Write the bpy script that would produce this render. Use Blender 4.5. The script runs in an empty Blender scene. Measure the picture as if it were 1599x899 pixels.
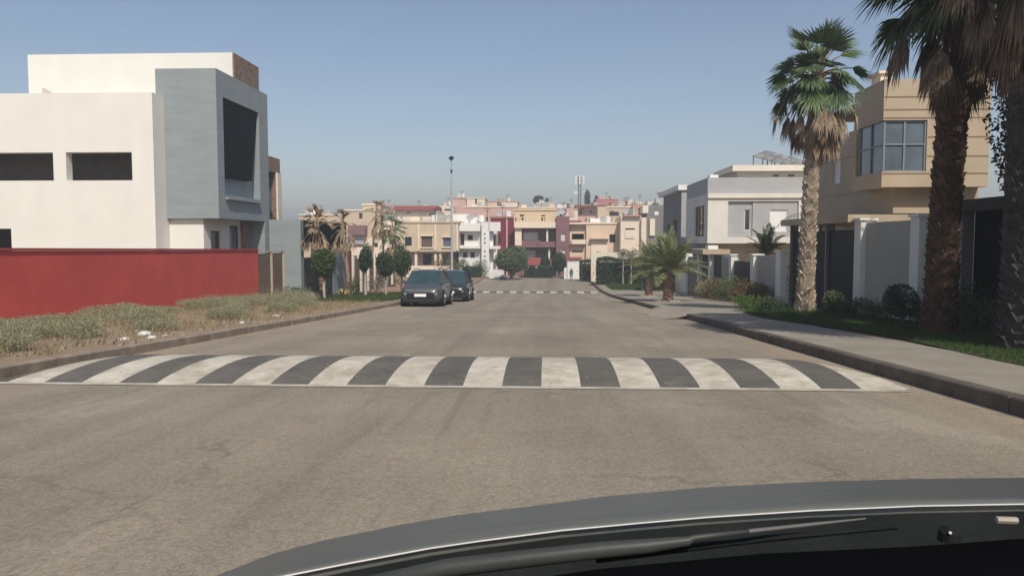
import bpy, math, random
from mathutils import Vector, Matrix
R = math.radians
random.seed(7)
S = bpy.context.scene
C = S.collection

# ------------------------------------------------------------------ camera
FPX = 1200.0; EYE = 1.28
YAW = math.atan(53.5/FPX)
PITCH = math.atan((449.5-375)/FPX)
cd = bpy.data.cameras.new('camera'); cam = bpy.data.objects.new('camera', cd); C.objects.link(cam)
cd.sensor_width = 36; cd.lens = FPX/1599*36; cd.clip_end = 5000; cd.clip_start = 0.05
cam.location = (0, 0, EYE); cam.rotation_euler = (math.pi/2-PITCH, 0, YAW)
S.camera = cam

# ------------------------------------------------------------------ light
SUN_EL, SUN_AZ = 47.0, 198.0      # the azimuth (from +Y, towards -X) the sun stands at: behind the camera
SUN_AZ_R = R(SUN_AZ)
w = bpy.data.worlds.new('World'); S.world = w; w.use_nodes = True
nt = w.node_tree; bg = nt.nodes['Background']
sky = nt.nodes.new('ShaderNodeTexSky'); sky.sky_type = 'NISHITA'; sky.sun_disc = False
sky.sun_elevation = R(SUN_EL); sky.sun_rotation = -SUN_AZ_R
sky.air_density = 1.0; sky.dust_density = 2.0; sky.ozone_density = 2.2; sky.altitude = 400
tint = nt.nodes.new('ShaderNodeMix'); tint.data_type = 'RGBA'; tint.blend_type = 'MULTIPLY'; tint.inputs[0].default_value = 1; tint.inputs[7].default_value = (1.06, .945, .86, 1)
nt.links.new(sky.outputs[0], tint.inputs[6]); nt.links.new(tint.outputs[2], bg.inputs[0]); bg.inputs[1].default_value = 0.105
sd = bpy.data.lights.new('sun', 'SUN'); sun = bpy.data.objects.new('sun', sd); C.objects.link(sun)
sd.energy = 3.3; sd.angle = R(0.5); sd.color = (1.0, 0.92, 0.80)
sdir = Vector((-math.sin(SUN_AZ_R)*math.cos(R(SUN_EL)), math.cos(SUN_AZ_R)*math.cos(R(SUN_EL)), math.sin(R(SUN_EL))))
sun.rotation_euler = sdir.to_track_quat('Z', 'Y').to_euler()
S.view_settings.view_transform = 'Standard'; S.view_settings.look = 'None'
S.view_settings.gamma = 1; S.view_settings.exposure = 0.30

# ------------------------------------------------------------------ pixel -> world
_f = Vector((-math.sin(YAW)*math.cos(PITCH), math.cos(YAW)*math.cos(PITCH), -math.sin(PITCH)))
_r = Vector((math.cos(YAW), math.sin(YAW), 0)); _u = _r.cross(_f)
def P(px, py, Y):
    d = _f + _r*((px-799.5)/FPX) + _u*((449.5-py)/FPX)
    return Vector((0, 0, EYE)) + d*(Y/d.y)
def GZ(Y):                                   # height of the carriageway along the street
    if Y <= 50: return -0.049*Y
    if Y < 70:
        t = (Y-50)/20; return -2.45 - 0.98*(t - t*t/2) + 0.0*t
    if Y <= 98: return -2.94
    if Y < 300:
        t = (Y-98)/202; return -2.94 + 8.0*t*(1.2-0.2*t)
    return 5.06
KH = 0.14
def GP(px, py, h=KH):                        # ground point (kerb height) seen at a pixel
    lo, hi = 3.0, 97.0
    for _ in range(50):
        m = (lo+hi)/2; p = P(px, py, m)
        if p.z > GZ(m)+h: lo = m
        else: hi = m
    p = P(px, py, lo); p.z = GZ(lo)+h
    return p

# ------------------------------------------------------------------ materials
def hexc(h):
    c = [int(h[i:i+2], 16)/255 for i in (0, 2, 4)]
    return tuple(x/12.92 if x <= .04045 else ((x+.055)/1.055)**2.4 for x in c) + (1,)
MATS = {}
def mat(name, col, rough=.85, var=.12, scale=1.5, bump=.15, bscale=40, col2=None, metal=0, spec=.3, island=0, coat=0, stretch=None, fine=.0, trans=0, wear=None, drip=0):
    if name in MATS: return MATS[name]
    m = bpy.data.materials.new(name); m.use_nodes = True; MATS[name] = m
    n = m.node_tree.nodes; l = m.node_tree.links; b = n['Principled BSDF']
    if isinstance(col, str): col = hexc(col)
    if len(col) == 3: col = tuple(col)+(1,)
    if col2 is None: col2 = tuple(c*(1-2.2*var) for c in col[:3])+(1,)
    elif isinstance(col2, str): col2 = hexc(col2)
    elif len(col2) == 3: col2 = tuple(col2)+(1,)
    tc = n.new('ShaderNodeTexCoord'); mp = n.new('ShaderNodeMapping'); l.new(tc.outputs['Object'], mp.inputs[0])
    if stretch: mp.inputs['Scale'].default_value = stretch
    no = n.new('ShaderNodeTexNoise'); no.inputs['Scale'].default_value = scale; no.inputs['Detail'].default_value = 8; no.inputs['Roughness'].default_value = .62
    l.new(mp.outputs[0], no.inputs['Vector'])
    rp = n.new('ShaderNodeValToRGB'); rp.color_ramp.elements[0].position = .34; rp.color_ramp.elements[1].position = .68
    rp.color_ramp.elements[0].color = col2; rp.color_ramp.elements[1].color = col
    l.new(no.outputs['Fac'], rp.inputs[0]); out = rp.outputs[0]
    if fine:
        nf = n.new('ShaderNodeTexNoise'); nf.inputs['Scale'].default_value = 90; nf.inputs['Detail'].default_value = 4
        l.new(tc.outputs['Object'], nf.inputs['Vector'])
        mr = n.new('ShaderNodeMapRange'); mr.inputs[3].default_value = 1-fine; mr.inputs[4].default_value = 1+fine
        mr.inputs[1].default_value = .3; mr.inputs[2].default_value = .7; l.new(nf.outputs['Fac'], mr.inputs[0])
        mx = n.new('ShaderNodeVectorMath'); mx.operation = 'SCALE'; l.new(out, mx.inputs[0]); l.new(mr.outputs[0], mx.inputs['Scale']); out = mx.outputs[0]
    if wear:                                     # chips and rubbed patches
        nw = n.new('ShaderNodeTexNoise'); nw.inputs['Scale'].default_value = 7; nw.inputs['Detail'].default_value = 9; nw.inputs['Roughness'].default_value = .72
        l.new(tc.outputs['Object'], nw.inputs['Vector']); rw = n.new('ShaderNodeValToRGB'); rw.color_ramp.elements[0].position = .60; rw.color_ramp.elements[1].position = .64
        l.new(nw.outputs['Fac'], rw.inputs[0]); mw = n.new('ShaderNodeMix'); mw.data_type = 'RGBA'; l.new(rw.outputs[0], mw.inputs[0]); l.new(out, mw.inputs[6]); mw.inputs[7].default_value = tuple(wear)+(1,); out = mw.outputs[2]
    if drip:                                     # rain streaks
        md = n.new('ShaderNodeMapping'); md.inputs['Scale'].default_value = (1.6, 1.6, .25); l.new(tc.outputs['Object'], md.inputs[0])
        nd = n.new('ShaderNodeTexNoise'); nd.inputs['Scale'].default_value = 1.0; nd.inputs['Detail'].default_value = 7; l.new(md.outputs[0], nd.inputs['Vector'])
        rd = n.new('ShaderNodeMapRange'); rd.inputs[1].default_value = .25; rd.inputs[2].default_value = .75; rd.inputs[3].default_value = 1-drip; rd.inputs[4].default_value = 1.0; l.new(nd.outputs['Fac'], rd.inputs[0])
        mx2 = n.new('ShaderNodeVectorMath'); mx2.operation = 'SCALE'; l.new(out, mx2.inputs[0]); l.new(rd.outputs[0], mx2.inputs['Scale']); out = mx2.outputs[0]
    if island:
        g = n.new('ShaderNodeNewGeometry')
        hs = n.new('ShaderNodeHueSaturation')
        m1 = n.new('ShaderNodeMapRange'); m1.inputs[3].default_value = 1-island; m1.inputs[4].default_value = 1+island*1.1
        l.new(g.outputs['Random Per Island'], m1.inputs[0]); l.new(m1.outputs[0], hs.inputs['Value'])
        m2 = n.new('ShaderNodeMapRange'); m2.inputs[3].default_value = .525; m2.inputs[4].default_value = .475
        l.new(g.outputs['Random Per Island'], m2.inputs[0]); l.new(m2.outputs[0], hs.inputs['Hue'])
        l.new(out, hs.inputs['Color']); out = hs.outputs[0]
    l.new(out, b.inputs['Base Color'])
    b.inputs['Roughness'].default_value = rough; b.inputs['Metallic'].default_value = metal
    b.inputs['Specular IOR Level'].default_value = spec
    if coat: b.inputs['Coat Weight'].default_value = coat; b.inputs['Coat Roughness'].default_value = .12
    if bump:
        nb = n.new('ShaderNodeTexNoise'); nb.inputs['Scale'].default_value = bscale; nb.inputs['Detail'].default_value = 5
        l.new(tc.outputs['Object'], nb.inputs['Vector'])
        bp = n.new('ShaderNodeBump'); bp.inputs['Strength'].default_value = bump; bp.inputs['Distance'].default_value = .02
        l.new(nb.outputs['Fac'], bp.inputs['Height']); l.new(bp.outputs[0], b.inputs['Normal'])
    if trans:
        t = n.new('ShaderNodeBsdfTranslucent'); ms = n.new('ShaderNodeMixShader'); ms.inputs[0].default_value = trans
        l.new(out, t.inputs['Color']); l.new(b.outputs[0], ms.inputs[1]); l.new(t.outputs[0], ms.inputs[2])
        l.new(ms.outputs[0], n['Material Output'].inputs['Surface'])
    return m
def plaster(name, col, var=.06, **k): return mat(name, col, .92, var, .7, .12, 25, fine=.03, drip=.045, **k)
WHITE = plaster('white_plaster', (.75, .75, .70), .025)
PUREW = plaster('bright_white_paint', (.80, .80, .78))
BLUE = mat('blue_grey_plaster', (.275, .32, .335), .85, .07, 1.3, .2, 18, fine=.05, stretch=(.5, .5, 2.6), drip=.06)
RED = mat('red_wall_paint', (.64, .105, .09), .8, .08, .9, .25, 14, fine=.06, drip=.06)
STONE = mat('brown_stone_cladding', (.30, .21, .16), .9, .25, 5, .3, 22)
DARK = mat('dark_metal', (.018, .02, .022), .55, .1, 3, 0)
BLACKP = mat('black_fascia', (.010, .013, .015), .95, .1, 2, .05, spec=.03)
GLASSD = mat('dark_window_glass', (.02, .028, .035), .08, .05, 1, 0, spec=.8)
GLASSB = mat('bluish_window_glass', (.14, .19, .23), .1, .2, .8, 0, spec=.8)
GLASSW = mat('curtained_window_glass', (.62, .62, .60), .25, .08, 2, 0, spec=.6)
FRAMEW = mat('white_window_frame', (.72, .72, .70), .5, .05, 2, 0)
FRAMED = mat('brown_window_frame', (.12, .09, .075), .6, .05, 2, 0)
BEIGE = plaster('beige_render', (.47, .39, .285), .07)
CREAM = plaster('cream_render', (.74, .68, .57), .05)
GREY = plaster('light_grey_render', (.40, .405, .41), .05)
OFFW = plaster('off_white_render', (.68, .66, .61), .05)
DGREY = plaster('dark_grey_render', (.21, .205, .20), .07)
TAN = plaster('tan_render', (.60, .495, .365), .07)
PEACH = plaster('peach_render', (.72, .565, .43), .06)
LPEACH = plaster('pale_peach_render', (.80, .69, .56), .05)
YELL = plaster('yellow_render', (.74, .60, .40), .06)
MAUVE = plaster('mauve_render', (.235, .135, .14), .08)
MAROON = mat('maroon_cladding', (.20, .025, .045), .7, .12, 3, 0, stretch=(6, 6, .2))
PINK = plaster('pink_render', (.62, .415, .365), .07)
TERRA = plaster('terracotta_render', (.54, .345, .28), .1)
REDT = mat('red_roof_paint', (.38, .10, .09), .8, .12, 3, .1)
GWALL = plaster('grey_garden_wall', (.42, .41, .36), .07)
BARK = mat('palm_bark', (.34, .27, .20), .95, .22, 14, .5, 60, island=.3)
BARK_SHADE = mat('shaded_palm_bark', (.13, .082, .055), .95, .25, 14, .5, 60, island=.35)  # bark darkened in colour for trunks that stand in shade
TRUNK = mat('tree_bark', (.22, .165, .125), .95, .2, 20, .4, 60)
PALE_TRUNK = mat('whitewashed_trunk', (.55, .52, .47), .9, .2, 9, .2, 40)
FAN = mat('fan_palm_leaf', (.095, .16, .062), .55, .15, 6, 0, island=.3, spec=.35, trans=.15)
FANY = mat('yellowing_palm_leaf', (.16, .17, .06), .6, .15, 6, 0, island=.3, trans=.2)
DEAD = mat('dry_palm_leaf', (.43, .335, .225), .9, .2, 6, 0, island=.35, trans=.12)
DEAD_SHADE = mat('shaded_dry_palm_leaf', (.17, .125, .085), .9, .2, 6, 0, island=.35, trans=.08)  # dry fronds of the right-hand palms, shade put into a darker brown
PETI = mat('palm_leaf_stalk', (.36, .30, .17), .8, .2, 6, 0)
DATEL = mat('date_palm_leaf', (.22, .275, .11), .6, .15, 4, 0, island=.3, trans=.2)
LEAF = mat('clipped_tree_leaf', (.065, .115, .04), .6, .15, 6, 0, island=.45, trans=.2)
LEAF2 = mat('hedge_leaf', (.055, .10, .045), .65, .15, 6, 0, island=.45, trans=.15)
LEAF3 = mat('olive_tree_leaf', (.14, .19, .085), .7, .15, 6, 0, island=.35, trans=.2)
SCRUB = mat('scrub_leaf', (.34, .34, .21), .85, .15, 6, 0, island=.35, trans=.15)
DRYL = mat('dry_shrub_leaf', (.17, .125, .07), .85, .15, 6, 0, island=.4, trans=.15)
GRASS = mat('lawn_blade', (.065, .115, .03), .75, .15, 6, 0, island=.4, trans=.2)
DRYG = mat('dry_grass_blade', (.34, .26, .15), .9, .15, 6, 0, island=.4, trans=.15)

# ------------------------------------------------------------------ mesh helper
ORG = {}
class MB:
    def __init__(s): s.v = []; s.f = []; s.mi = []; s.cur = 0
    def face(s, pts):
        i = len(s.v); s.v += [tuple(p) for p in pts]; s.f.append(tuple(range(i, i+len(pts)))); s.mi.append(s.cur)
    def box(s, x0, x1, y0, y1, z0, z1):
        i = len(s.v)
        s.v += [(x0,y0,z0),(x1,y0,z0),(x1,y1,z0),(x0,y1,z0),(x0,y0,z1),(x1,y0,z1),(x1,y1,z1),(x0,y1,z1)]
        for q in ((0,3,2,1),(4,5,6,7),(0,1,5,4),(1,2,6,5),(2,3,7,6),(3,0,4,7)):
            s.f.append(tuple(i+k for k in q)); s.mi.append(s.cur)
        return s
    def tube(s, pts, rads, n=8, cap=True):
        pts = [Vector(p) for p in pts]; i0 = len(s.v)
        for k, p in enumerate(pts):
            d = (pts[min(k+1, len(pts)-1)] - pts[max(k-1, 0)]).normalized()
            a = Vector((0,0,1)).cross(d)
            if a.length < .05: a = Vector((1,0,0))
            a.normalize(); b = d.cross(a); r = rads[k] if hasattr(rads, '__len__') else rads
            for j in range(n):
                t = 2*math.pi*j/n; s.v.append(tuple(p + a*(r*math.cos(t)) + b*(r*math.sin(t))))
        for k in range(len(pts)-1):
            for j in range(n):
                a0 = i0+k*n+j; a1 = i0+k*n+(j+1)%n
                s.f.append((a0, a1, a1+n, a0+n)); s.mi.append(s.cur)
        if cap:
            s.f.append(tuple(i0+j for j in range(n))[::-1]); s.mi.append(s.cur)
            e = i0+(len(pts)-1)*n; s.f.append(tuple(e+j for j in range(n))); s.mi.append(s.cur)
        return s
    def grid(s, rows):
        i0 = len(s.v); n = len(rows[0])
        for r in rows: s.v += [tuple(p) for p in r]
        for a in range(len(rows)-1):
            for b in range(n-1):
                k = i0+a*n+b; s.f.append((k, k+1, k+n+1, k+n)); s.mi.append(s.cur)
        return s
    def build(s, name, m, parent=None, loc=None, smooth=False, bevel=0):
        o = ORG[parent] if parent else Vector(loc or (0,0,0))
        me = bpy.data.meshes.new(name); me.from_pydata([(x-o[0], y-o[1], z-o[2]) for x, y, z in s.v], [], s.f)
        ms = m if isinstance(m, (list, tuple)) else [m]
        for k in ms: me.materials.append(k)
        if len(ms) > 1: me.polygons.foreach_set('material_index', s.mi)
        if smooth: me.polygons.foreach_set('use_smooth', [True]*len(me.polygons))
        me.update(); ob = bpy.data.objects.new(name, me); C.objects.link(ob)
        if parent: ob.parent = parent; ORG[ob] = ORG[parent]
        else: ob.location = o; ORG[ob] = Vector(o)
        if bevel:
            b = ob.modifiers.new('bevel', 'BEVEL'); b.width = bevel; b.segments = 2; b.limit_method = 'ANGLE'
        return ob
def tag(o, label=None, cat=None, group=None, kind=None):
    if label: o['label'] = label
    if cat: o['category'] = cat
    if group: o['group'] = group
    if kind: o['kind'] = kind
    return o
def empty(name, loc, label, cat, group=None):
    o = bpy.data.objects.new(name, None); C.objects.link(o); o.location = loc; ORG[o] = Vector(loc); o.empty_display_size = .2
    return tag(o, label, cat, group)
def copy_tree(o, loc=None, label=None, rz=None, scale=None, parent=None):
    c = o.copy(); C.objects.link(c)
    if parent: c.parent = parent
    if loc is not None: c.location = loc
    if rz is not None: c.rotation_euler = (0, 0, rz)
    if scale is not None: c.scale = scale if hasattr(scale, '__len__') else (scale,)*3
    if label: c['label'] = label
    for ch in list(o.children): copy_tree(ch, parent=c)
    return c

# ------------------------------------------------------------------ architecture helper
def face_holes(mb, o, u, v, W, H, holes, nrm, d, corner=False):
    """rectangle o + a*u + b*v with rectangular openings whose reveals go in by d against nrm"""
    us = sorted({0, W} | {h[0] for h in holes} | {h[1] for h in holes}); vs = sorted({0, H} | {h[2] for h in holes} | {h[3] for h in holes})
    us = [a for a in us if -1e-6 <= a <= W+1e-6]; vs = [a for a in vs if -1e-6 <= a <= H+1e-6]
    q = lambda a, b, c=0: o + u*a + v*b - nrm*c
    for i in range(len(us)-1):
        for j in range(len(vs)-1):
            cu = (us[i]+us[i+1])/2; cv = (vs[j]+vs[j+1])/2
            if any(h[0] < cu < h[1] and h[2] < cv < h[3] for h in holes): continue
            mb.face([q(us[i], vs[j]), q(us[i+1], vs[j]), q(us[i+1], vs[j+1]), q(us[i], vs[j+1])])
    for a, b, c, e in holes:
        if not (corner and a == 0): mb.face([q(a, c), q(a, e), q(a, e, d), q(a, c, d)])
        mb.face([q(b, e), q(b, c), q(b, c, d), q(b, e, d)])
        mb.face([q(b, c), q(a, c), q(a, c, d), q(b, c, d)]); mb.face([q(a, e), q(b, e), q(b, e, d), q(a, e, d)])
def volume(root, name, m, x0, x1, y0, y1, z0, z1, front=(), left=(), right=(), depth=.25, parent=None, wins=True, style=None, back=True):
    """a building block with real openings; front = (x0,x1,z0,z1[,style]), left/right = (y0,y1,z0,z1[,style])"""
    mb = MB(); X, Y, Z = Vector((1,0,0)), Vector((0,1,0)), Vector((0,0,1))
    face_holes(mb, Vector((x0,y0,z0)), X, Z, x1-x0, z1-z0, [(h[0]-x0, h[1]-x0, h[2]-z0, h[3]-z0) for h in front], -Y, depth)
    face_holes(mb, Vector((x1,y0,z0)), Y, Z, y1-y0, z1-z0, [(h[0]-y0, h[1]-y0, h[2]-z0, h[3]-z0) for h in right], X, depth)
    face_holes(mb, Vector((x0,y0,z0)), Y, Z, y1-y0, z1-z0, [(h[0]-y0, h[1]-y0, h[2]-z0, h[3]-z0) for h in left], -X, depth)
    mb.face([(x0,y1,z0),(x0,y1,z1),(x1,y1,z1),(x1,y1,z0)])
    mb.face([(x0,y0,z1),(x1,y0,z1),(x1,y1,z1),(x0,y1,z1)]); mb.face([(x0,y0,z0),(x0,y1,z0),(x1,y1,z0),(x1,y0,z0)])
    ob = mb.build(name, m, parent or root)
    for kind, hs in (('f', front), ('l', left), ('r', right)):
        for h in hs:
            st = h[4] if len(h) > 4 else (style or 'dark')
            if st == 'open': continue
            window(root, kind, {'f': y0, 'l': x0, 'r': x1}[kind], h, depth, st)
    return ob
STY = {'dark': (GLASSD, FRAMED), 'pale': (GLASSW, FRAMEW), 'blue': (GLASSB, FRAMED), 'shut': (FRAMED, FRAMED), 'white': (PUREW, FRAMEW), 'darkw': (GLASSD, FRAMEW)}
def window(root, kind, plane, h, depth, st, mull=None):
    a, b, c, e = h[:4]; g, fm = STY[st]; ft = min(.07, (b-a)*.12, (e-c)*.12)
    mb = MB(); pm = MB(); t0, t1 = depth*.55, depth*.55+.06
    def put(m_, u0, u1, v0, v1, d0, d1):
        if kind == 'f': m_.box(u0, u1, plane+d0, plane+d1, v0, v1)
        elif kind == 'l': m_.box(plane+d0, plane+d1, u0, u1, v0, v1)
        else: m_.box(plane-d1, plane-d0, u0, u1, v0, v1)
    put(mb, a, a+ft, c, e, t0, t1); put(mb, b-ft, b, c, e, t0, t1)
    put(mb, a+ft, b-ft, c, c+ft, t0, t1); put(mb, a+ft, b-ft, e-ft, e, t0, t1)
    nm = max(1, round((b-a)/1.1))
    for k in range(1, nm):
        u = a+(b-a)*k/nm; put(mb, u-ft*.4, u+ft*.4, c+ft, e-ft, t0, t1)
    put(pm, a+ft*.5, b-ft*.5, c+ft*.5, e-ft*.5, t1-.02+.005, t1+.02)
    wo = mb.build('window', fm, root); pm.build('pane', g, wo)
    return wo

class House:
    """a far house laid out from the photograph at its own distance: every volume is a real box"""
    def __init__(s, name, label, Y, cat='house', group=None, px=None, gz=None):
        s.Y = Y; s.g = GZ(Y) if gz is None else gz
        x = P(px, 400, Y).x; s.root = empty(name, (x, Y, s.g), label, cat, group)
    def X(s, px, Y=None): return P(px, 380, Y or s.Y).x
    def Z(s, py, Y=None, px=800): return P(px, py, Y or s.Y).z
    def vol(s, name, m, x0, x1, yt, yb, dy=0, D=9, wins=(), left=(), right=(), cop=None, depth=.25):
        Y = s.Y+dy; X0, X1 = s.X(x0, Y), s.X(x1, Y); Z1 = s.Z(yt, Y); Z0 = s.g-.3 if yb is None else s.Z(yb, Y)
        fr = [(s.X(w[0], Y), s.X(w[1], Y), max(s.Z(w[3], Y), Z0+.01), s.Z(w[2], Y)) + tuple(w[4:]) for w in wins]
        v = volume(s.root, name, m, X0, X1, Y, Y+D, Z0, Z1, fr, [(Y+a, Y+b, Z0+c, Z0+e) + tuple(r) for a, b, c, e, *r in left], [(Y+a, Y+b, Z0+c, Z0+e) + tuple(r) for a, b, c, e, *r in right], depth)
        if cop:
            MB().box(X0-.12, X1+.12, Y-.12, Y+D+.12, Z1+.003, Z1+.22).build('coping', cop, v)
        return v
    def slab(s, name, m, x0, x1, yt, yb, out=.8, dy=0, inn=-.003):
        Y = s.Y+dy; return MB().box(s.X(x0, Y), s.X(x1, Y), Y-out, Y+inn, s.Z(yb, Y), s.Z(yt, Y)).build(name, m, s.root)
    def balcony(s, x0, x1, ytop, ybot, out=1.2, m=None, rail=True, dy=0):
        Y = s.Y+dy; a, b, zt, zb = s.X(x0, Y), s.X(x1, Y), s.Z(ytop, Y), s.Z(ybot, Y)
        mb = MB().box(a, b, Y-out, Y-.003, zb, zb+.18); mb.box(a, b, Y-out, Y-out+.12, zb+.18, zt)
        mb.box(a, a+.12, Y-out+.12, Y-.003, zb+.18, zt); mb.box(b-.12, b, Y-out+.12, Y-.003, zb+.18, zt)
        return mb.build('balcony', m or CREAM, s.root)

# ------------------------------------------------------------------ foliage helpers
def rnd(a, b): return random.uniform(a, b)
THIN = [1.0]
def leaf_quad(mb, p, s, up=None):
    n = Vector((rnd(-1,1), rnd(-1,1), rnd(-.3,1)))
    if n.length < .1: n = Vector((0,0,1))
    n.normalize(); a = n.orthogonal().normalized(); a.rotate(Matrix.Rotation(rnd(0, 6.3), 3, n)); b = n.cross(a)
    l, w_ = s*rnd(.8, 1.3), s*rnd(.3, .5)*THIN[0]
    mb.face([p-a*l*.5, p+b*w_*.5, p+a*l*.5, p-b*w_*.5])
def blob_leaves(mb, c, r, n, s, seed=0, rough=.25, shell=.55, flat=None):
    c = Vector(c); k = [Vector((rnd(-1,1), rnd(-1,1), rnd(-1,1))).normalized() for _ in range(9)]; ka = [rnd(-rough, rough) for _ in k]
    for _ in range(n):
        d = Vector((random.gauss(0,1), random.gauss(0,1), random.gauss(0,1))).normalized()
        f = 1 + sum(a*max(0, d.dot(q))**3 for a, q in zip(ka, k))
        t = shell + (1-shell)*random.random()**.6 if random.random() < .8 else random.random()*shell
        p = c + Vector((d.x*r[0], d.y*r[1], d.z*r[2]))*f*t
        if flat is not None and p.z < flat: p.z = flat + rnd(0, .1)
        leaf_quad(mb, p, s)
def blades(mb, x, y, z, n, h, spread, wd=.012, lean=.5):
    for _ in range(n):
        a = rnd(0, 6.3); r = spread*math.sqrt(random.random()); bx, by = x+r*math.cos(a), y+r*math.sin(a)
        t = rnd(0, 6.3); l = rnd(0, lean)*h; hh = h*rnd(.5, 1.2); p = rnd(0, 6.3); dx, dy = math.cos(p)*wd, math.sin(p)*wd
        mb.face([(bx-dx, by-dy, z), (bx+dx, by+dy, z), (bx+math.cos(t)*l, by+math.sin(t)*l, z+hh)])

def fan_leaf(mb, stalk, base, az, el, L, rad, droop, dead=False, nb=17, stiff=0):
    """one fan-palm frond: stalk plus a folded fan of narrow blades"""
    d = Vector((math.cos(az)*math.cos(el), math.sin(az)*math.cos(el), math.sin(el)))
    base = Vector(base); pts = []
    p = base.copy(); v = d.copy()
    for k in range(5):
        pts.append(p.copy()); p = p + v*(L/4); v = (v + Vector((0,0,-droop*.28))).normalized()
    stalk.tube(pts, [.035, .03, .026, .022, .018], 4, False)
    hub = pts[-1]; side = v.cross(Vector((0,0,1)))
    if side.length < .1: side = Vector((-math.sin(az), math.cos(az), 0))
    side.normalize(); side.rotate(Matrix.Rotation(rnd(-.5, .5), 3, v)); nrm = side.cross(v).normalized()
    span = rnd(1.0, 1.25) if not dead else rnd(.35, .75)
    for b in range(nb):
        t = (b/(nb-1)*2-1)*span + rnd(-.04, .04); dirv = (v*math.cos(t) + side*math.sin(t)).normalized()
        r_ = rad*(1-.18*abs(t))*rnd(.85, 1.08); wv = (side*math.cos(t) - v*math.sin(t))
        sg = 1 if b % 2 else -1
        wmid = rad*(.036 if not dead else .045); m1 = hub + dirv*r_*.45 + nrm*(.03*sg); tipd = -Vector((0,0,1))*(r_*(rnd(.04, .34-.24*stiff) if not dead else rnd(.2, .45)))
        m2 = hub + dirv*r_*.75 + tipd*.35; tip = hub + dirv*r_ + tipd
        mb.face([hub, m1-wv*wmid+nrm*.02*sg, m1+wv*wmid-nrm*.02*sg])
        mb.face([m1-wv*wmid+nrm*.02*sg, m2-wv*wmid*.6, m2+wv*wmid*.6, m1+wv*wmid-nrm*.02*sg])
        mb.face([m2-wv*wmid*.6, tip, m2+wv*wmid*.6])
def palm_trunk(pts, r0, r1, n_scale, m, root, wedge=.07):
    mb = MB(); pts = [Vector(p) for p in pts]; n = len(pts)
    rr = [r0 + (r1-r0)*min(1, (k/(n-1))**.6) for k in range(n)]; rr[0] *= 1.18
    mb.tube(pts, [r*.9 for r in rr], 14)
    L = (pts[-1]-pts[0]).length
    for k in range(n_scale):                       # old leaf bases in a spiral
        t = k/n_scale; q = t*(n-1); i = min(int(q), n-2); p = pts[i].lerp(pts[i+1], q-i); r = rr[i]+(rr[i+1]-rr[i])*(q-i)
        a = k*2.39996 + rnd(-.15, .15); d = Vector((math.cos(a), math.sin(a), 0)); s_ = Vector((-math.sin(a), math.cos(a), 0))
        w_ = r*rnd(.28, .42); h = rnd(.8, 1.3)*wedge*2.2; o_ = wedge*rnd(.4, 1.35)
        b0 = p + d*(r*.84); z = Vector((0,0,1))
        A, B = b0-s_*w_, b0+s_*w_; Cc, D = b0-s_*w_*.55+z*h+d*o_, b0+s_*w_*.55+z*h+d*o_
        E, F = b0-s_*w_*.6+z*h*.9-d*.02, b0+s_*w_*.6+z*h*.9-d*.02
        mb.face([A, B, D, Cc]); mb.face([Cc, D, F, E]); mb.face([A, Cc, E]); mb.face([B, F, D])
    return mb.build('trunk', m, root)
PALEB = mat('pale_palm_bark', (.50, .42, .32), .95, .2, 14, .5, 60, island=.35)
def fan_palm(loc, H, r0, r1, label, lean=(0,0), crown=1.0, green=26, deadn=22, bark=None, name='fan_palm', group='fan palms lining the street', nb=17, leafm=None, scales=420, topspread=None, rad=.95, stalk=.95, straw=False, deadm=None):
    loc = Vector(loc); root = empty(name, loc, label, 'palm tree', group)
    top = loc + Vector((lean[0], lean[1], H))
    pts = [loc + Vector((lean[0]*(t**1.5), lean[1]*(t**1.5), H*t - .1*(1-t))) for t in [k/9 for k in range(10)]]
    palm_trunk(pts, r0, r1, scales, bark or BARK, root, wedge=.075 if H > 5 else .04)
    mg, sg, md, sdd = MB(), MB(), MB(), MB()
    for k in range(green):
        t = (k+.5)/green; el = R((86 - 34*t if straw else 80 - (82 if deadn else 100)*t**.75) + rnd(-9, 9)); az = k*2.39996+rnd(-.2, .2)
        fan_leaf(mg, sg, top + Vector((0, 0, .25-.5*t)), az, el, stalk*crown*(rnd(.80, 1.15) if k % 3 else rnd(.35, .6))*(.8+.2*math.cos(el) if el > 0 else 1), rad*crown*rnd(.85, 1.12), .4+.6*t, nb=nb, dead=straw, stiff=1-t)
    for k in range(deadn):
        t = (k+.5)/max(1, deadn); el = R(0 - 70*t + rnd(-12, 12)); az = k*2.39996+1+rnd(-.3, .3)
        fan_leaf(md, md, top + Vector((0, 0, -.25-.75*t*crown)), az, el, (1.0-.45*t)*1.3*crown*rnd(.7, 1.25), rad*.82*crown*rnd(.75, 1.1), 1.6, dead=True, nb=nb)
    if green:
        c = mg.build('green_crown', leafm or FAN, root); sg.build('stalk', PETI, c)
    if deadn:
        md.tube([top+Vector((0,0,-1.1*crown)), top+Vector((0,0,.3))], [r1*1.15, r1*1.05], 10)
        c = md.build('dead_frond_skirt', deadm or DEAD, root)
    return root
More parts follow.
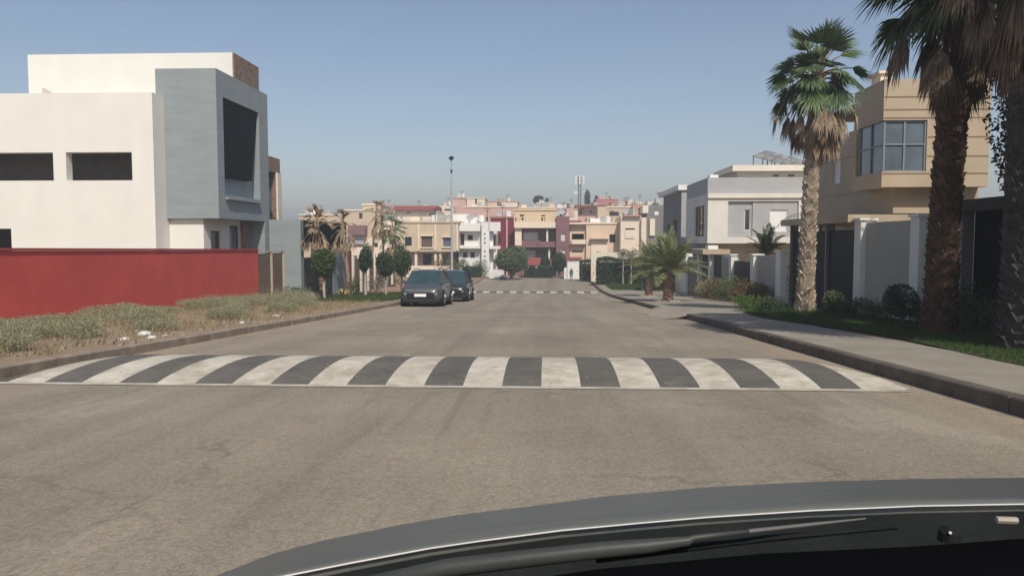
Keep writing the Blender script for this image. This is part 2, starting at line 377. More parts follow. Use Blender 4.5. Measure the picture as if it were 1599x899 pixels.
def date_palm(loc, H, Rr, label, n=38, leafm=None, tr=.20):
    loc = Vector(loc); root = empty('date_palm', loc, label, 'palm tree')
    palm_trunk([loc + Vector((0,0,H*t-.05)) for t in (0,.35,.7,1)], tr*1.15, tr*1.25, 90, mat('date_palm_bark', (.30, .20, .13), .95, .22, 14, .4, 60, island=.3), root, .05)
    mb = MB(); st = MB()
    for k in range(n):
        t = (k+.5)/n; el = R(86-78*t+rnd(-6, 6)); az = k*2.39996+rnd(-.2, .2); L = Rr*rnd(.9, 1.15)
        p = loc+Vector((0,0,H)); v = Vector((math.cos(az)*math.cos(el), math.sin(az)*math.cos(el), math.sin(el))); pts = []
        for s_ in range(13):
            pts.append(p.copy()); p = p+v*(L/12); v = (v+Vector((0,0,-.06-.02*s_/3))).normalized()
        st.tube(pts, [.025-.0017*i for i in range(13)], 4, False)
        for s_ in range(2, 13):
            q = pts[s_]; d = (pts[s_]-pts[s_-1]).normalized(); sd_ = d.cross(Vector((0,0,1)));
            if sd_.length < .05: sd_ = Vector((1,0,0))
            sd_.normalize(); ll = Rr*.26*math.sin(math.pi*min(.97, (s_/13)*.85+.15))
            for h in (0, .33, .66):
                q2 = q - d*(L/12)*h
                for sg in (-1, 1):
                    e = (sd_*sg*rnd(.8,1)+d*.75+Vector((0,0,rnd(-.25,.25)))).normalized()
                    mb.face([q2-d*.02, q2+e*ll*.5+d*.034, q2+e*ll, q2+e*ll*.5-d*.034])
    c = mb.build('fronds', leafm or DATEL, root); st.build('stalk', PETI, c)
    return root
def tree(name, loc, H, ch, cr, label, cat='tree', m=None, n=2600, ls=.11, group=None, tr=.07, trunkm=None, rough=.38, limbs=5, flatb=None, shell=.40):
    loc = Vector(loc); root = empty(name, loc, label, cat, group); mb = MB()
    base = H-ch*1.0; c = loc+Vector((0,0,H-ch/2))
    mb.tube([loc-Vector((0,0,.05)), loc+Vector((rnd(-.05,.05),rnd(-.05,.05),base*.5)), loc+Vector((0,0,base+ch*.25)), loc+Vector((0,0,H-ch*.25))], [tr*1.2, tr, tr*.8, tr*.3], 8)
    for k in range(limbs):
        a = rnd(0, 6.3); mb.tube([loc+Vector((0,0,base+ch*rnd(.05,.3))), c+Vector((math.cos(a)*cr*.4, math.sin(a)*cr*.4, rnd(-.1,.2)*ch)), c+Vector((math.cos(a)*cr*.8, math.sin(a)*cr*.8, rnd(0,.35)*ch))], [tr*.5, tr*.3, tr*.1], 5)
    mb.build('trunk', trunkm or TRUNK, root)
    lb = MB(); blob_leaves(lb, c, (cr, cr, ch/2), int(n*.6), ls, rough=rough, shell=shell)
    for k in range(9):
        d = Vector((random.gauss(0,1), random.gauss(0,1), random.gauss(0,1))).normalized()
        blob_leaves(lb, c+Vector((d.x*cr*.62, d.y*cr*.62, d.z*ch*.3)), (cr*.42, cr*.42, ch*.22), int(n*.05), ls, rough=.3)
    lb.build('crown', m or LEAF, root)
    return root
def shrub(name, loc, r, h, label, m=None, n=900, ls=.09, group=None, cat='shrub', dry=0, rough=.35):
    loc = Vector(loc); root = empty(name, loc, label, cat, group); sb = MB()
    for k in range(7):
        a = rnd(0, 6.3); t = rnd(.2, .7)
        sb.tube([loc, loc+Vector((math.cos(a)*r*t*.5, math.sin(a)*r*t*.5, h*.4)), loc+Vector((math.cos(a)*r*t, math.sin(a)*r*t, h*.8))], [.016, .012, .005], 4)
    sb.build('stem', TRUNK, root); lb = MB()
    blob_leaves(lb, loc+Vector((0,0,h*.42)), (r, r, h*.55), int(n*.55), ls, rough=rough, shell=.3, flat=loc.z)
    for k in range(6):
        a = rnd(0, 6.3); blob_leaves(lb, loc+Vector((math.cos(a)*r*.6, math.sin(a)*r*.6, h*rnd(.25,.65))), (r*.42, r*.42, h*.3), int(n*.075), ls, flat=loc.z)
    lb.build('foliage', m or SCRUB, root)
    return root
def hedge(loc0, loc1, wd, h, label, m=None, n=5000, ls=.10, cat='hedge'):
    a, b = Vector(loc0), Vector(loc1); mid = (a+b)/2; root = empty('hedge', mid, label, cat); mb = MB(); L = (b-a).length
    u = (b-a).normalized(); s_ = Vector((-u.y, u.x, 0))
    for _ in range(n):
        t, q, z = rnd(0, L), rnd(-.5, .5), random.random(); k = random.randrange(4)
        if k == 0: q = math.copysign(.5, q)+rnd(-.05,.05)
        elif k == 1: z = 1+rnd(-.07,.05)
        elif k == 2: t = 0 if random.random() < .5 else L; t += rnd(-.08,.08)
        wob = .09*math.sin(t*2.3+z*3)+.06*math.sin(t*5.1)
        leaf_quad(mb, a+u*t+s_*(q*wd+wob)+Vector((0,0,z*h*(1+.05*math.sin(t*1.9)))), ls)
    core = MB(); nn = 10
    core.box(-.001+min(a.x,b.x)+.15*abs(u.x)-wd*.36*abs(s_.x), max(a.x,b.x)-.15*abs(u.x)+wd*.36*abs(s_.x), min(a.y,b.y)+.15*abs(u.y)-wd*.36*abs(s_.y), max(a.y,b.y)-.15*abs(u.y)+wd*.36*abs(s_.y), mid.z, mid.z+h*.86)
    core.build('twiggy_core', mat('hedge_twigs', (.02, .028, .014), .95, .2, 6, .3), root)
    mb.build('foliage', m or LEAF2, root)
    return root

# --- structure follows
# ================================================================== SETTING
def frange(a, b, s):
    x = a
    while x < b-1e-6: yield x; x += s
    yield b
def strip(name, m, x0, x1, y0, y1, dz, step=2.0, nx=2, wob=0):
    mb = MB(); rows = []
    for y in frange(y0, y1, step):
        xa = x0(y) if callable(x0) else x0; xb = x1(y) if callable(x1) else x1
        rows.append([(xa+(xb-xa)*k/(nx-1), y, GZ(y)+dz+(wob*math.sin(y*1.3+k*2.1)*math.sin(y*.37+k) if 0 < k < nx-1 else 0)) for k in range(nx)])
    return tag(mb.grid(rows).build(name, m), kind='structure')
# ---- asphalt with wear, dust along the kerbs and cracks
def asphalt():
    m = bpy.data.materials.new('worn_asphalt'); m.use_nodes = True; n = m.node_tree.nodes; l = m.node_tree.links; b = n['Principled BSDF']
    tc = n.new('ShaderNodeTexCoord'); sx = n.new('ShaderNodeSeparateXYZ'); l.new(tc.outputs['Object'], sx.inputs[0])
    def noise(sc, det=6, stretch=None, rough=.6):
        q = n.new('ShaderNodeTexNoise'); q.inputs['Scale'].default_value = sc; q.inputs['Detail'].default_value = det; q.inputs['Roughness'].default_value = rough
        if stretch:
            mp = n.new('ShaderNodeMapping'); mp.inputs['Scale'].default_value = stretch; l.new(tc.outputs['Object'], mp.inputs[0]); l.new(mp.outputs[0], q.inputs['Vector'])
        else: l.new(tc.outputs['Object'], q.inputs['Vector'])
        return q.outputs['Fac']
    def ramp(src, a, b_, ca, cb):
        r = n.new('ShaderNodeValToRGB'); r.color_ramp.elements[0].position = a; r.color_ramp.elements[1].position = b_
        r.color_ramp.elements[0].color = ca+(1,); r.color_ramp.elements[1].color = cb+(1,); l.new(src, r.inputs[0]); return r.outputs[0]
    def mix(f, a, b_, bt='MIX'):
        x = n.new('ShaderNodeMix'); x.data_type = 'RGBA'; x.blend_type = bt
        if isinstance(f, float): x.inputs[0].default_value = f
        else: l.new(f, x.inputs[0])
        for s_, i in ((a, 6), (b_, 7)):
            if isinstance(s_, tuple): x.inputs[i].default_value = s_+(1,)
            else: l.new(s_, x.inputs[i])
        return x.outputs[2]
    base = ramp(noise(.35, 8), .3, .7, (.225, .202, .165), (.305, .276, .226))
    lanes = ramp(noise(.5, 4, (2.2, .06, 1)), .35, .65, (.86, .86, .87), (1.08, 1.06, 1.03))
    c = mix(1.0, base, lanes, 'MULTIPLY')
    grain = ramp(noise(130, 3), .3, .7, (.72, .72, .72), (1.26, 1.25, 1.22)); c = mix(.85, c, grain, 'MULTIPLY')
    grain2 = ramp(noise(18, 6, rough=.7), .3, .72, (.86, .86, .86), (1.1, 1.1, 1.1)); c = mix(.8, c, grain2, 'MULTIPLY')
    # dust at the edges
    for cen, wd in ((-6.8, 1.6), (4.4, .9)):
        d = n.new('ShaderNodeMath'); d.operation = 'SUBTRACT'; l.new(sx.outputs[0], d.inputs[0]); d.inputs[1].default_value = cen
        a = n.new('ShaderNodeMath'); a.operation = 'ABSOLUTE'; l.new(d.outputs[0], a.inputs[0])
        mr = n.new('ShaderNodeMapRange'); l.new(a.outputs[0], mr.inputs[0]); mr.inputs[1].default_value = 0; mr.inputs[2].default_value = wd; mr.inputs[3].default_value = 1; mr.inputs[4].default_value = 0
        mu = n.new('ShaderNodeMath'); mu.operation = 'MULTIPLY'; l.new(mr.outputs[0], mu.inputs[0]); l.new(ramp(noise(1.1, 8), .3, .6, (.2,)*3, (1,)*3), mu.inputs[1])
        c = mix(mu.outputs[0], c, (.33, .265, .20))
    # stains
    st = ramp(noise(.9, 9, (1, .55, 1), .7), .60, .70, (0, 0, 0), (1, 1, 1)); s2 = n.new('ShaderNodeMath'); s2.operation = 'MULTIPLY'; l.new(st, s2.inputs[0]); s2.inputs[1].default_value = .28
    c = mix(s2.outputs[0], c, (.09, .08, .07))
    pl = ramp(noise(.42, 7, (1.6, .5, 1), .66), .585, .64, (0, 0, 0), (1, 1, 1)); p2 = n.new('ShaderNodeMath'); p2.operation = 'MULTIPLY'; l.new(pl, p2.inputs[0]); p2.inputs[1].default_value = .42
    c = mix(p2.outputs[0], c, (.37, .335, .275))
    sk = ramp(noise(1.0, 5, (5.5, .22, 1), .6), .60, .68, (0, 0, 0), (1, 1, 1)); s3 = n.new('ShaderNodeMath'); s3.operation = 'MULTIPLY'; l.new(sk, s3.inputs[0]); s3.inputs[1].default_value = .22
    c = mix(s3.outputs[0], c, (.10, .09, .08))
    sp_ = ramp(noise(5.5, 4, None, .75), .70, .74, (0, 0, 0), (1, 1, 1)); s4 = n.new('ShaderNodeMath'); s4.operation = 'MULTIPLY'; l.new(sp_, s4.inputs[0]); s4.inputs[1].default_value = .55
    c = mix(s4.outputs[0], c, (.07, .06, .05))
    ag = n.new('ShaderNodeTexVoronoi'); ag.inputs['Scale'].default_value = 55; l.new(tc.outputs['Object'], ag.inputs['Vector'])
    agc = ramp(ag.outputs['Color'], .1, .9, (.80, .80, .80), (1.18, 1.17, 1.15)); c = mix(.9, c, agc, 'MULTIPLY')
    # cracks
    vo = n.new('ShaderNodeTexVoronoi'); vo.feature = 'DISTANCE_TO_EDGE'; vo.inputs['Scale'].default_value = .33
    wp = n.new('ShaderNodeTexNoise'); wp.inputs['Scale'].default_value = 2.2; wp.inputs['Detail'].default_value = 8; l.new(tc.outputs['Object'], wp.inputs['Vector'])
    ad = n.new('ShaderNodeVectorMath'); ad.operation = 'MULTIPLY_ADD'; l.new(wp.outputs['Color'], ad.inputs[0]); ad.inputs[1].default_value = (.9, .9, .9); l.new(tc.outputs['Object'], ad.inputs[2]); l.new(ad.outputs[0], vo.inputs['Vector'])
    cr = ramp(vo.outputs['Distance'], .0, .014, (1, 1, 1), (0, 0, 0)); msk = ramp(noise(.22, 3), .44, .52, (0, 0, 0), (1, 1, 1))
    mm = n.new('ShaderNodeMath'); mm.operation = 'MULTIPLY'; l.new(cr, mm.inputs[0]); l.new(msk, mm.inputs[1]); m3 = n.new('ShaderNodeMath'); m3.operation = 'MULTIPLY'; l.new(mm.outputs[0], m3.inputs[0]); m3.inputs[1].default_value = .28
    c = mix(m3.outputs[0], c, (.045, .04, .035))
    l.new(c, b.inputs['Base Color']); b.inputs['Roughness'].default_value = .9; b.inputs['Specular IOR Level'].default_value = .25
    bp = n.new('ShaderNodeBump'); bp.inputs['Strength'].default_value = .35; bp.inputs['Distance'].default_value = .012; l.new(noise(110, 4), bp.inputs['Height'])
    bp2 = n.new('ShaderNodeBump'); bp2.inputs['Strength'].default_value = .35; bp2.inputs['Distance'].default_value = .05; l.new(noise(2.0, 5), bp2.inputs['Height']); l.new(bp.outputs[0], bp2.inputs['Normal'])
    l.new(bp2.outputs[0], b.inputs['Normal'])
    return m
ASPH = asphalt()
SOIL = mat('dry_soil', (.32, .245, .17), .97, .2, .8, .5, 30, col2=(.22, .165, .11), fine=.15)
RSOIL = mat('reddish_soil', (.34, .235, .165), .97, .2, .6, .5, 20, fine=.12)
PAVE = mat('concrete_paving', (.32, .295, .245), .9, .12, .9, .3, 60, fine=.1)
KERB = mat('kerb_concrete', (.34, .28, .225), .92, .2, 3.0, .4, 40, fine=.12)
LAWNB = mat('lawn_soil', (.07, .085, .035), .97, .2, 3, .4, 30)
XL, XR = -6.8, 4.4

# the ground as one sheet to the horizon
rows = []
ys = [-120, -60, -20, 0, 10, 20, 30, 40, 50, 54, 58, 62, 66, 70, 80, 90, 98, 105, 120, 140, 160, 180, 200, 230, 260, 300, 400, 700, 1200, 2500]
for y in ys: rows.append([(x, y, GZ(y)-.06) for x in (-2500, -600, -200, -100, -60, -30, -15, 0, 15, 30, 60, 100, 200, 600, 2500)])
tag(MB().grid(rows).build('ground', mat('dry_hillside', (.29, .225, .15), .97, .25, .15, .3, 5, col2=(.16, .15, .085))), kind='structure')
strip('road', ASPH, XL, XR, -40, 86, 0.0, 1.0, 13)
strip('cross_street', ASPH, -60, 70, 86, 93.5, 0.004, 2)
strip('verge_left', SOIL, -60, XL-.16, -40, 86, KH, 1.0, 24, .04)
strip('far_verge', RSOIL, -60, 80, 93.5, 99, .08, 1.5)
# right side: paving up to the lawn / garden walls
strip('pavement', PAVE, XR+.16, 6.45, -40, 23.0, KH, 1.0, 4)
strip('pavement_wide', PAVE, XR+.16, 10.3, 23.0, 86, KH-.001, 1.0, 4)
strip('garden_soil', SOIL, 6.45, 60, -40, 23.0, KH-.02, 1.0, 8)
strip('garden_soil_far', SOIL, 10.3, 70, 23, 86, KH-.02, 1.0, 8)
# a low earth mound on the far left verge
mb = MB(); rows = []
for i in range(15):
    y = 50+i*2.4; rows.append([(XL-.3-j*.9, y, GZ(y)+KH+.01+.55*math.sin(math.pi*i/14)*math.sin(math.pi*j/8)+.06*math.sin(i*2.2+j*1.7)*(0 < i < 14)*(0 < j < 8)) for j in range(9)])
tag(mb.grid(rows).build('earth_bank', RSOIL, smooth=True), kind='structure')
# kerbs, stone by stone
def kerb(name, x0, x1, y0, y1, h=KH+.012, skip=None, L=.98, m_=None):
    mb = MB(); y = y0
    while y < y1:
        e = min(y+L, y1); dz = rnd(-.006, .006); dx = rnd(-.008, .008)
        if not (skip and skip(y)):
            z0, z1 = GZ(y), GZ(e-.012); a, b, c_ = x0+dx, x1+dx, .018
            i = len(mb.v)
            for (yy, zz) in ((y, z0), (e-.012, z1)):
                mb.v += [(a, yy, zz-.12), (b, yy, zz-.12), (b, yy, zz+h+dz-c_), (b-c_, yy, zz+h+dz), (a+c_, yy, zz+h+dz), (a, yy, zz+h+dz-c_)]
            mb.f += [tuple(i+k for k in range(6)), tuple(i+6+k for k in range(6))[::-1]] + [(i+k, i+6+k, i+6+(k+1) % 6, i+(k+1) % 6) for k in range(6)]; mb.mi += [0]*8
        y = e
    return tag(mb.build(name, m_ or KERB), kind='structure')
KERB_SHADE = mat('kerb_concrete_shaded', (.15, .13, .105), .92, .2, 3.0, .4, 40, fine=.12)  # copy of the kerb concrete with the right kerb's shade painted in
kerb('kerb_left', XL-.17, XL, -20, 86)
kerb('kerb_right', XR, XR+.17, -20, 24.2, m_=KERB_SHADE, h=KH+.03)
kerb('kerb_right_far', XR, XR+.17, 31.0, 80, m_=KERB_SHADE)
mb = MB(); rows = [[(XR-.85-.1*math.sin(y*2), y, GZ(y)+.005), (XR-.3, y, GZ(y)+.03), (XR+.175, y, GZ(y)+KH+.004)] for y in frange(24.2, 31.0, .4)]
tag(mb.grid(rows).build('driveway_apron', mat('dusty_concrete', (.36, .31, .25), .93, .15, 2, .3)), kind='structure')
# far kerb end, near-black colour standing in for its shade
tag(MB().box(-4.9, -4.2, 81.2, 81.9, GZ(81), GZ(81)+.34).build('kerb_end', mat('kerb_end_shade', (.03, .03, .03), .9)), kind='structure')
# lawn sheet on the right
strip('lawn_bed', LAWNB, lambda y: 6.47+.25*math.sin(y*.5), 9.7, 2, 26, KH+.012, .6, 4)
strip('left_lawn_bed', LAWNB, -13.0, -7.7, 35.0, 58, KH+.02, 1, 4)

# ---- speed humps
def hump(label, y0, y1, x0, x1, h, cx, pitch, tex=True):
    root = empty('speed_hump', ((x0+x1)/2, (y0+y1)/2, GZ((y0+y1)/2)), label, 'speed hump', 'speed humps across the road')
    N = 16
    def prof(t): return h*math.sin(math.pi*min(max(t, 0), 1))**.85
    bounds = [x0+.0]; k = math.ceil((x0-cx)/pitch)-1; xs = []
    while cx+(k-.5)*pitch/1 < x1:
        xs += [cx+k*pitch-pitch*.25, cx+k*pitch+pitch*.25]; k += 1
    xs = [x for x in xs if x0+.12 < x < x1-.12]; xs = [x0]+xs+[x1]
    dark, white = MB(), MB()
    WPT = mat('worn_white_road_paint', (.60, .575, .50), .85, .1, 3.2, .35, 70, col2=(.36, .325, .26), fine=.12, wear=(.30, .265, .21))
    DPT = mat('dark_grey_road_paint', (.088, .087, .080), .8, .1, 3.2, .35, 70, col2=(.135, .125, .11), fine=.15, wear=(.21, .185, .15))
    for i in range(len(xs)-1):
        a, b = xs[i], xs[i+1]; mid = (a+b)/2; isd = abs(((mid-cx)/pitch) - round((mid-cx)/pitch)) < .2
        rows = []
        for j in range(N+1):
            t = j/N; y = y0+(y1-y0)*t; row = []
            for q in range(9):
                x = a+(b-a)*q/8; e = min(1, (x-x0)/.7, (x1-x)/.7); 
                en = min(1, max(0, (x1-x)/1.0)); yy = y0+(y1-y0)*t*(.15+.85*math.sqrt(1-(1-en)**2)) if y1-y0 > 2 else y
                row.append((x, yy, GZ(yy)+.006+prof(t)*max(0, e)**.5))
            rows.append(row)
        (dark if isd else white).grid(rows)
    white.cur = 0
    # pale edge line at the foot
    for s_ in (y0-.17,):
        white.grid([[(x0+.02+(x1-x0-.1)*k/20, yy, GZ(yy)+.007) for k in range(21)] for yy in (s_, s_+.17)])
    dark.build('dark_stripes', DPT, root, smooth=True); white.build('white_stripes', WPT, root, smooth=True)
    return root
hump('near speed hump painted in black and white stripes across the foreground', 8.95, 12.0, -6.76, 4.2, .145, -1.21, .925)
hump('distant speed hump seen as a thin dashed black and white line beyond the parked cars', 59.4, 61.2, -6.6, 4.3, .09, -1.0, 1.05)

# ================================================================== LEFT SIDE
# red garden wall
def long_wall(name, x, y0, y1, zt0, zt1, th, m, label, cat='wall', cop=None, steps=1):
    root = empty(name, (x, (y0+y1)/2, GZ((y0+y1)/2)+KH), label, cat); mb = MB(); cb = MB(); n = 12
    for k in range(n):
        ya, yb = y0+(y1-y0)*k/n, y0+(y1-y0)*(k+1)/n; za, zb = zt0+(zt1-zt0)*k/n, zt0+(zt1-zt0)*(k+1)/n
        i = len(mb.v); xs = (x-th, x); ga, gb = GZ(ya)-.1, GZ(yb)-.1
        mb.v += [(xs[0],ya,ga),(xs[1],ya,ga),(xs[1],yb,gb),(xs[0],yb,gb),(xs[0],ya,za),(xs[1],ya,za),(xs[1],yb,zb),(xs[0],yb,zb)]
        mb.f += [(i+4,i+5,i+6,i+7),(i+1,i+2,i+6,i+5),(i+3,i,i+4,i+7)]; mb.mi += [0]*3
        if k == 0: mb.f.append((i,i+1,i+5,i+4)); mb.mi.append(0)
        if k == n-1: mb.f.append((i+2,i+3,i+7,i+6)); mb.mi.append(0)
    mb.build('wall_face', m, root)
    if cop:
        i = len(cb.v); e = .04
        cb.v += [(x-th-e,y0,zt0+.003),(x+e,y0,zt0+.003),(x+e,y1,zt1+.003),(x-th-e,y1,zt1+.003),(x-th-e,y0,zt0+.07),(x+e,y0,zt0+.07),(x+e,y1,zt1+.07),(x-th-e,y1,zt1+.07)]
        cb.f += [(0,3,2,1),(4,5,6,7),(0,1,5,4),(1,2,6,5),(2,3,7,6),(3,0,4,7)]; cb.mi += [0]*6
        cb.build('coping', cop, root)
    return root
WX = -13.5
zw = lambda py, px, Y: P(px, py, Y).z
long_wall('garden_wall', WX, 9.0, 35.5, zw(391.5, 60, 19)+.13, zw(391, 398, 35.5), .22, RED, 'long red painted garden wall in front of the white and blue house', cop=mat('red_wall_coping', (.42, .07, .075), .8, .1, 2, .2))
# cream-framed metal fence panels after the red wall
fr = empty('garden_gate', (WX-.1, 37.4, GZ(37.4)+KH), 'brown metal garden gate with cream posts between the red wall and the blue portal', 'gate')
ztop = P(420, 394, 37.5).z
for a, b in ((35.56, 37.25), (37.45, 39.0)):
    mb = MB(); y = a
    mb.box(WX-.12, WX-.08, a, b, GZ(37)+.15, ztop-.05)
    while y < b-.1: mb.box(WX-.08, WX-.05, y, y+.13, GZ(37)+.18, ztop-.09); y += .17
    mb.build('panel', mat('brown_metal_panel', (.165, .125, .095), .7, .1, 3, .1), fr)
for y in (37.26, 39.02):
    mb = MB()
    for d in (0, .14): mb.box(WX-.14, WX-.02, y+d, y+d+.045, GZ(y), ztop+.02)
    mb.box(WX-.13, WX-.03, y+.046, y+.139, ztop-.08, ztop+.018); mb.build('post', mat('cream_metal', (.55, .46, .36), .7, .08, 3, 0), fr)
MB().box(WX-.16, WX-.02, 35.56, 39.24, ztop+.022, ztop+.07).build('top_rail', MATS['cream_metal'], fr)

# white and blue modern house
g0 = GZ(35)+KH
hw = empty('modern_house', (-18, 38, g0), 'white three-storey house with a blue-grey box and dark opening behind the red wall', 'house')
Zp = lambda py, px, Y: P(px, py, Y).z
Xp = lambda px, Y, py=250: P(px, py, Y).x
Y0 = 33.7
xr = Xp(240, Y0); zt = Zp(145, 150, Y0)
zwt, zwb = Zp(238, 100, Y0), Zp(282, 100, Y0)
volume(hw, 'wall', WHITE, -34, xr, Y0, 46, g0-.3, zt, front=[(-33, Xp(-60, Y0), zwb, zwt, 'open'), (Xp(-40, Y0), Xp(83, Y0), zwb, zwt, 'open'), (Xp(103, Y0), Xp(206, Y0), zwb, zwt, 'open'), (Xp(-30, Y0), Xp(13, Y0), Zp(400, 0, Y0), Zp(357, 0, Y0), 'open')], depth=.45)
# room behind the openings (shaded interior wall)
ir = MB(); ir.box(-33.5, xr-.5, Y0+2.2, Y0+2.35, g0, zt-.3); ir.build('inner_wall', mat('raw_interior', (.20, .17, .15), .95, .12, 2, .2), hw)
# roof parapet and penthouse
MB().box(-33.9, xr-1.2, Y0+4.3, 45.8, zt+.003, zt+.45).build('roof_kerb', WHITE, hw)
Yu = 37.0; zu = Zp(84, 200, Yu)
volume(hw, 'upper_storey', WHITE, Xp(43, Yu, 90), -15.14, Yu, 40.2, zt+.46, zu)
MB().box(-15.138, -15.06, Yu+.02, 40.2, Zp(140, 380, 38), zu-.01).build('stone_flank', STONE, hw)
# small roof wedge, shaped and toned to stand in for a triangular shadow
mb = MB(); a, b = Xp(70, 35.6), Xp(102, 35.6); z_ = zt+.003
mb.face([(a, 35.6, z_), (b, 35.6, z_), (a, 35.6, z_+.62)]); mb.face([(a, 35.9, z_), (a, 35.9, z_+.62), (b, 35.9, z_)]); mb.face([(a, 35.6, z_+.62), (b, 35.6, z_), (b, 35.9, z_), (a, 35.9, z_+.62)]); mb.face([(a, 35.6, z_), (a, 35.6, z_+.62), (a, 35.9, z_+.62), (a, 35.9, z_)])
mb.build('shadow_wedge', mat('shadow_tone_render', (.52, .48, .43), .9, .05, 2, .1), hw)
# blue box: front at Yb, side facing the street at X=-15
Yb, Ye, XB = 34.75, 41.2, -15.0
zbt, zbb = Zp(107, 290, Yb), Zp(341, 300, Yb)
mb = MB(); X_, Y_, Z_ = Vector((1,0,0)), Vector((0,1,0)), Vector((0,0,1))
xl = Xp(243, Yb, 150)
mb.face([(xl,Yb,zbb),(XB,Yb,zbb),(XB,Yb,zbt),(xl,Yb,zbt)])
mb.face([(xl,Ye,zbb),(xl,Ye,zbt),(XB,Ye,zbt),(XB,Ye,zbb)]); mb.face([(xl,Yb,zbt),(XB,Yb,zbt),(XB,Ye,zbt),(xl,Ye,zbt)]); mb.face([(xl,Yb,zbb),(xl,Ye,zbb),(XB,Ye,zbb),(XB,Yb,zbb)]); mb.face([(xl,Yb,zbb),(xl,Yb,zbt),(xl,Ye,zbt),(xl,Ye,zbb)])
# side with the deep opening: outline traced with a slanting far edge
def sp(px, py):            # a point of the street side seen at a pixel
    d = P(px, py, 1.0)-Vector((0,0,EYE)); t = XB/d.x; return (t*1.0, (Vector((0,0,EYE))+d*t).z)
y1_, _ = sp(349, 200); y2_, _ = sp(404.5, 200)
zo1, zo2 = sp(349, 152)[1], sp(357, 305)[1]
face_holes(mb, Vector((XB, Yb, zbb)), Y_, Z_, Ye-Yb, zbt-zbb, [(y1_-Yb, y2_-Yb, zo2-zbb, zo1-zbb)], X_, .42)
mb.build('blue_box', BLUE, hw)
MB().box(XB-.50, XB-.421, y1_+.001, y2_-.001, zo2+.001, zo1-.001).build('recessed_panel', mat('lit_blue_plaster', (.30, .36, .39), .8, .08, 1.1, .15, 18), hw)  # paler blue paints in the lit strip beside the dark opening
q = [sp(347.5, 150), sp(404.4, 168), sp(396.5, 283), sp(348, 276)]
mb = MB(); XI = XB-.10
q = [(q[0][0]+.01, min(q[0][1], zo1-.01)), (q[1][0]-.03, zo1-.01), (q[2][0]-.02, q[2][1]), (q[3][0]+.01, q[3][1])]
mb.face([(XI, y, z) for y, z in q]); mb.face([(XI-.31, y, z) for y, z in q[::-1]])
for i in range(4):
    (ya, za), (yb_, zb__) = q[i], q[(i+1) % 4]; mb.face([(XI, ya, za), (XI-.31, ya, za), (XI-.31, yb_, zb__), (XI, yb_, zb__)])
mb.build('dark_slanted_window', mat('black_glazing', (.010, .014, .016), .9, .1, 1, 0, spec=.03), hw)
mb = MB()
ys_, zs_ = sp(352, 310)[0], sp(352, 308)[1]; ye_ = sp(404, 310)[0]
mb.box(XB+.003, XB+.16, ys_, ye_, zs_-.10, zs_); mb.box(XB+.003, XB+.16, ye_-.09, ye_, zs_+.003, zs_+.02)
mb.build('ledge', BLUE, hw)
# recessed ground floor
zf = zbb-.003
volume(hw, 'ground_floor', WHITE, xl+.05, -15.85, Yb+.25, Ye-.75, g0-.3, zf, right=[(35.75, 36.9, zf-1.75, zf-.55, 'dark'), (37.9, 39.2, g0+.2, zf-.25, 'blue')], depth=.2)
MB().box(-15.845, -15.7, 39.3, 40.2, g0-.3, zf-.01).build('stone_pier', STONE, hw)
MB().box(-15.9, XB, Ye-.72, Ye, g0-.3, zf-.001).build('blue_column', BLUE, hw)

# house behind with a brown stone side
h2 = empty('stone_house', (-17.5, 45, GZ(45)+KH), 'narrow brown stone house with a glass balustrade just behind the blue box', 'house')
Yn = 42.6; xs_ = Xp(437, 47.3, 300)
zt2 = Zp(239, 425, 44)
volume(h2, 'wall', STONE, -22, xs_, Yn, 47.4, GZ(45), zt2, right=[(44.0, 46.6, zt2-3.6, zt2-.9, 'blue')], front=(), depth=.5)
MB().box(xs_+.003, xs_+.12, 46.62, 47.3, GZ(45), zt2-.9).build('cream_strip', CREAM, h2)
bl = MB().box(-18.5, xs_-.05, Yn+.05, Yn+.08, zt2, zt2+.85); bl.box(xs_-.08, xs_-.05, Yn+.08, 45.5, zt2, zt2+.85); bl.build('glass_balustrade', mat('glass_balustrade', (.25, .36, .40), .1, .1, 1, 0, spec=.8), h2)

# blue portal / carport
pt = empty('entrance_portal', (-14, 45, GZ(45)+KH), 'blue-grey entrance portal with a black roof band beyond the brown gate', 'portal')
Ya = 41.0; xa, xb_ = Xp(421, Ya, 400), Xp(470, Ya, 400); zpt = Zp(343, 445, Ya); gp = GZ(41)
MB().box(xa, xb_, Ya, Ya+.5, gp-.1, zpt).build('front_pier', BLUE, pt)
zb1 = Zp(380, 470, Ya)
Yz = 50.5
MB().box(xb_-3.4, xb_-.003, Ya+.503, Yz, zb1, zpt-.002).build('roof_band', BLACKP, pt)
MB().box(xb_-.9, xb_-.02, 47.3, Yz-.3, GZ(50)-.2, zb1-.003).build('rear_pier', BLUE, pt)
MB().box(xb_-.35, xb_-.15, Ya+.51, 45.3, GZ(45), Zp(402, 480, 43)).build('low_wall', mat('dark_brown_wall', (.075, .06, .05), .85, .12, 2, .2), pt)
MB().box(xb_-.25, xb_-.05, 45.32, 47.28, GZ(47), Zp(400, 500, 46)).build('gate_leaf', DARK, pt)
MB().box(xb_-.12, xb_+.1, Yz-.28, Yz+.9, GZ(50)-.2, Zp(392, 540, 50)).build('red_pier', mat('red_brown_pier', (.23, .06, .05), .85, .1, 2, .2), pt)
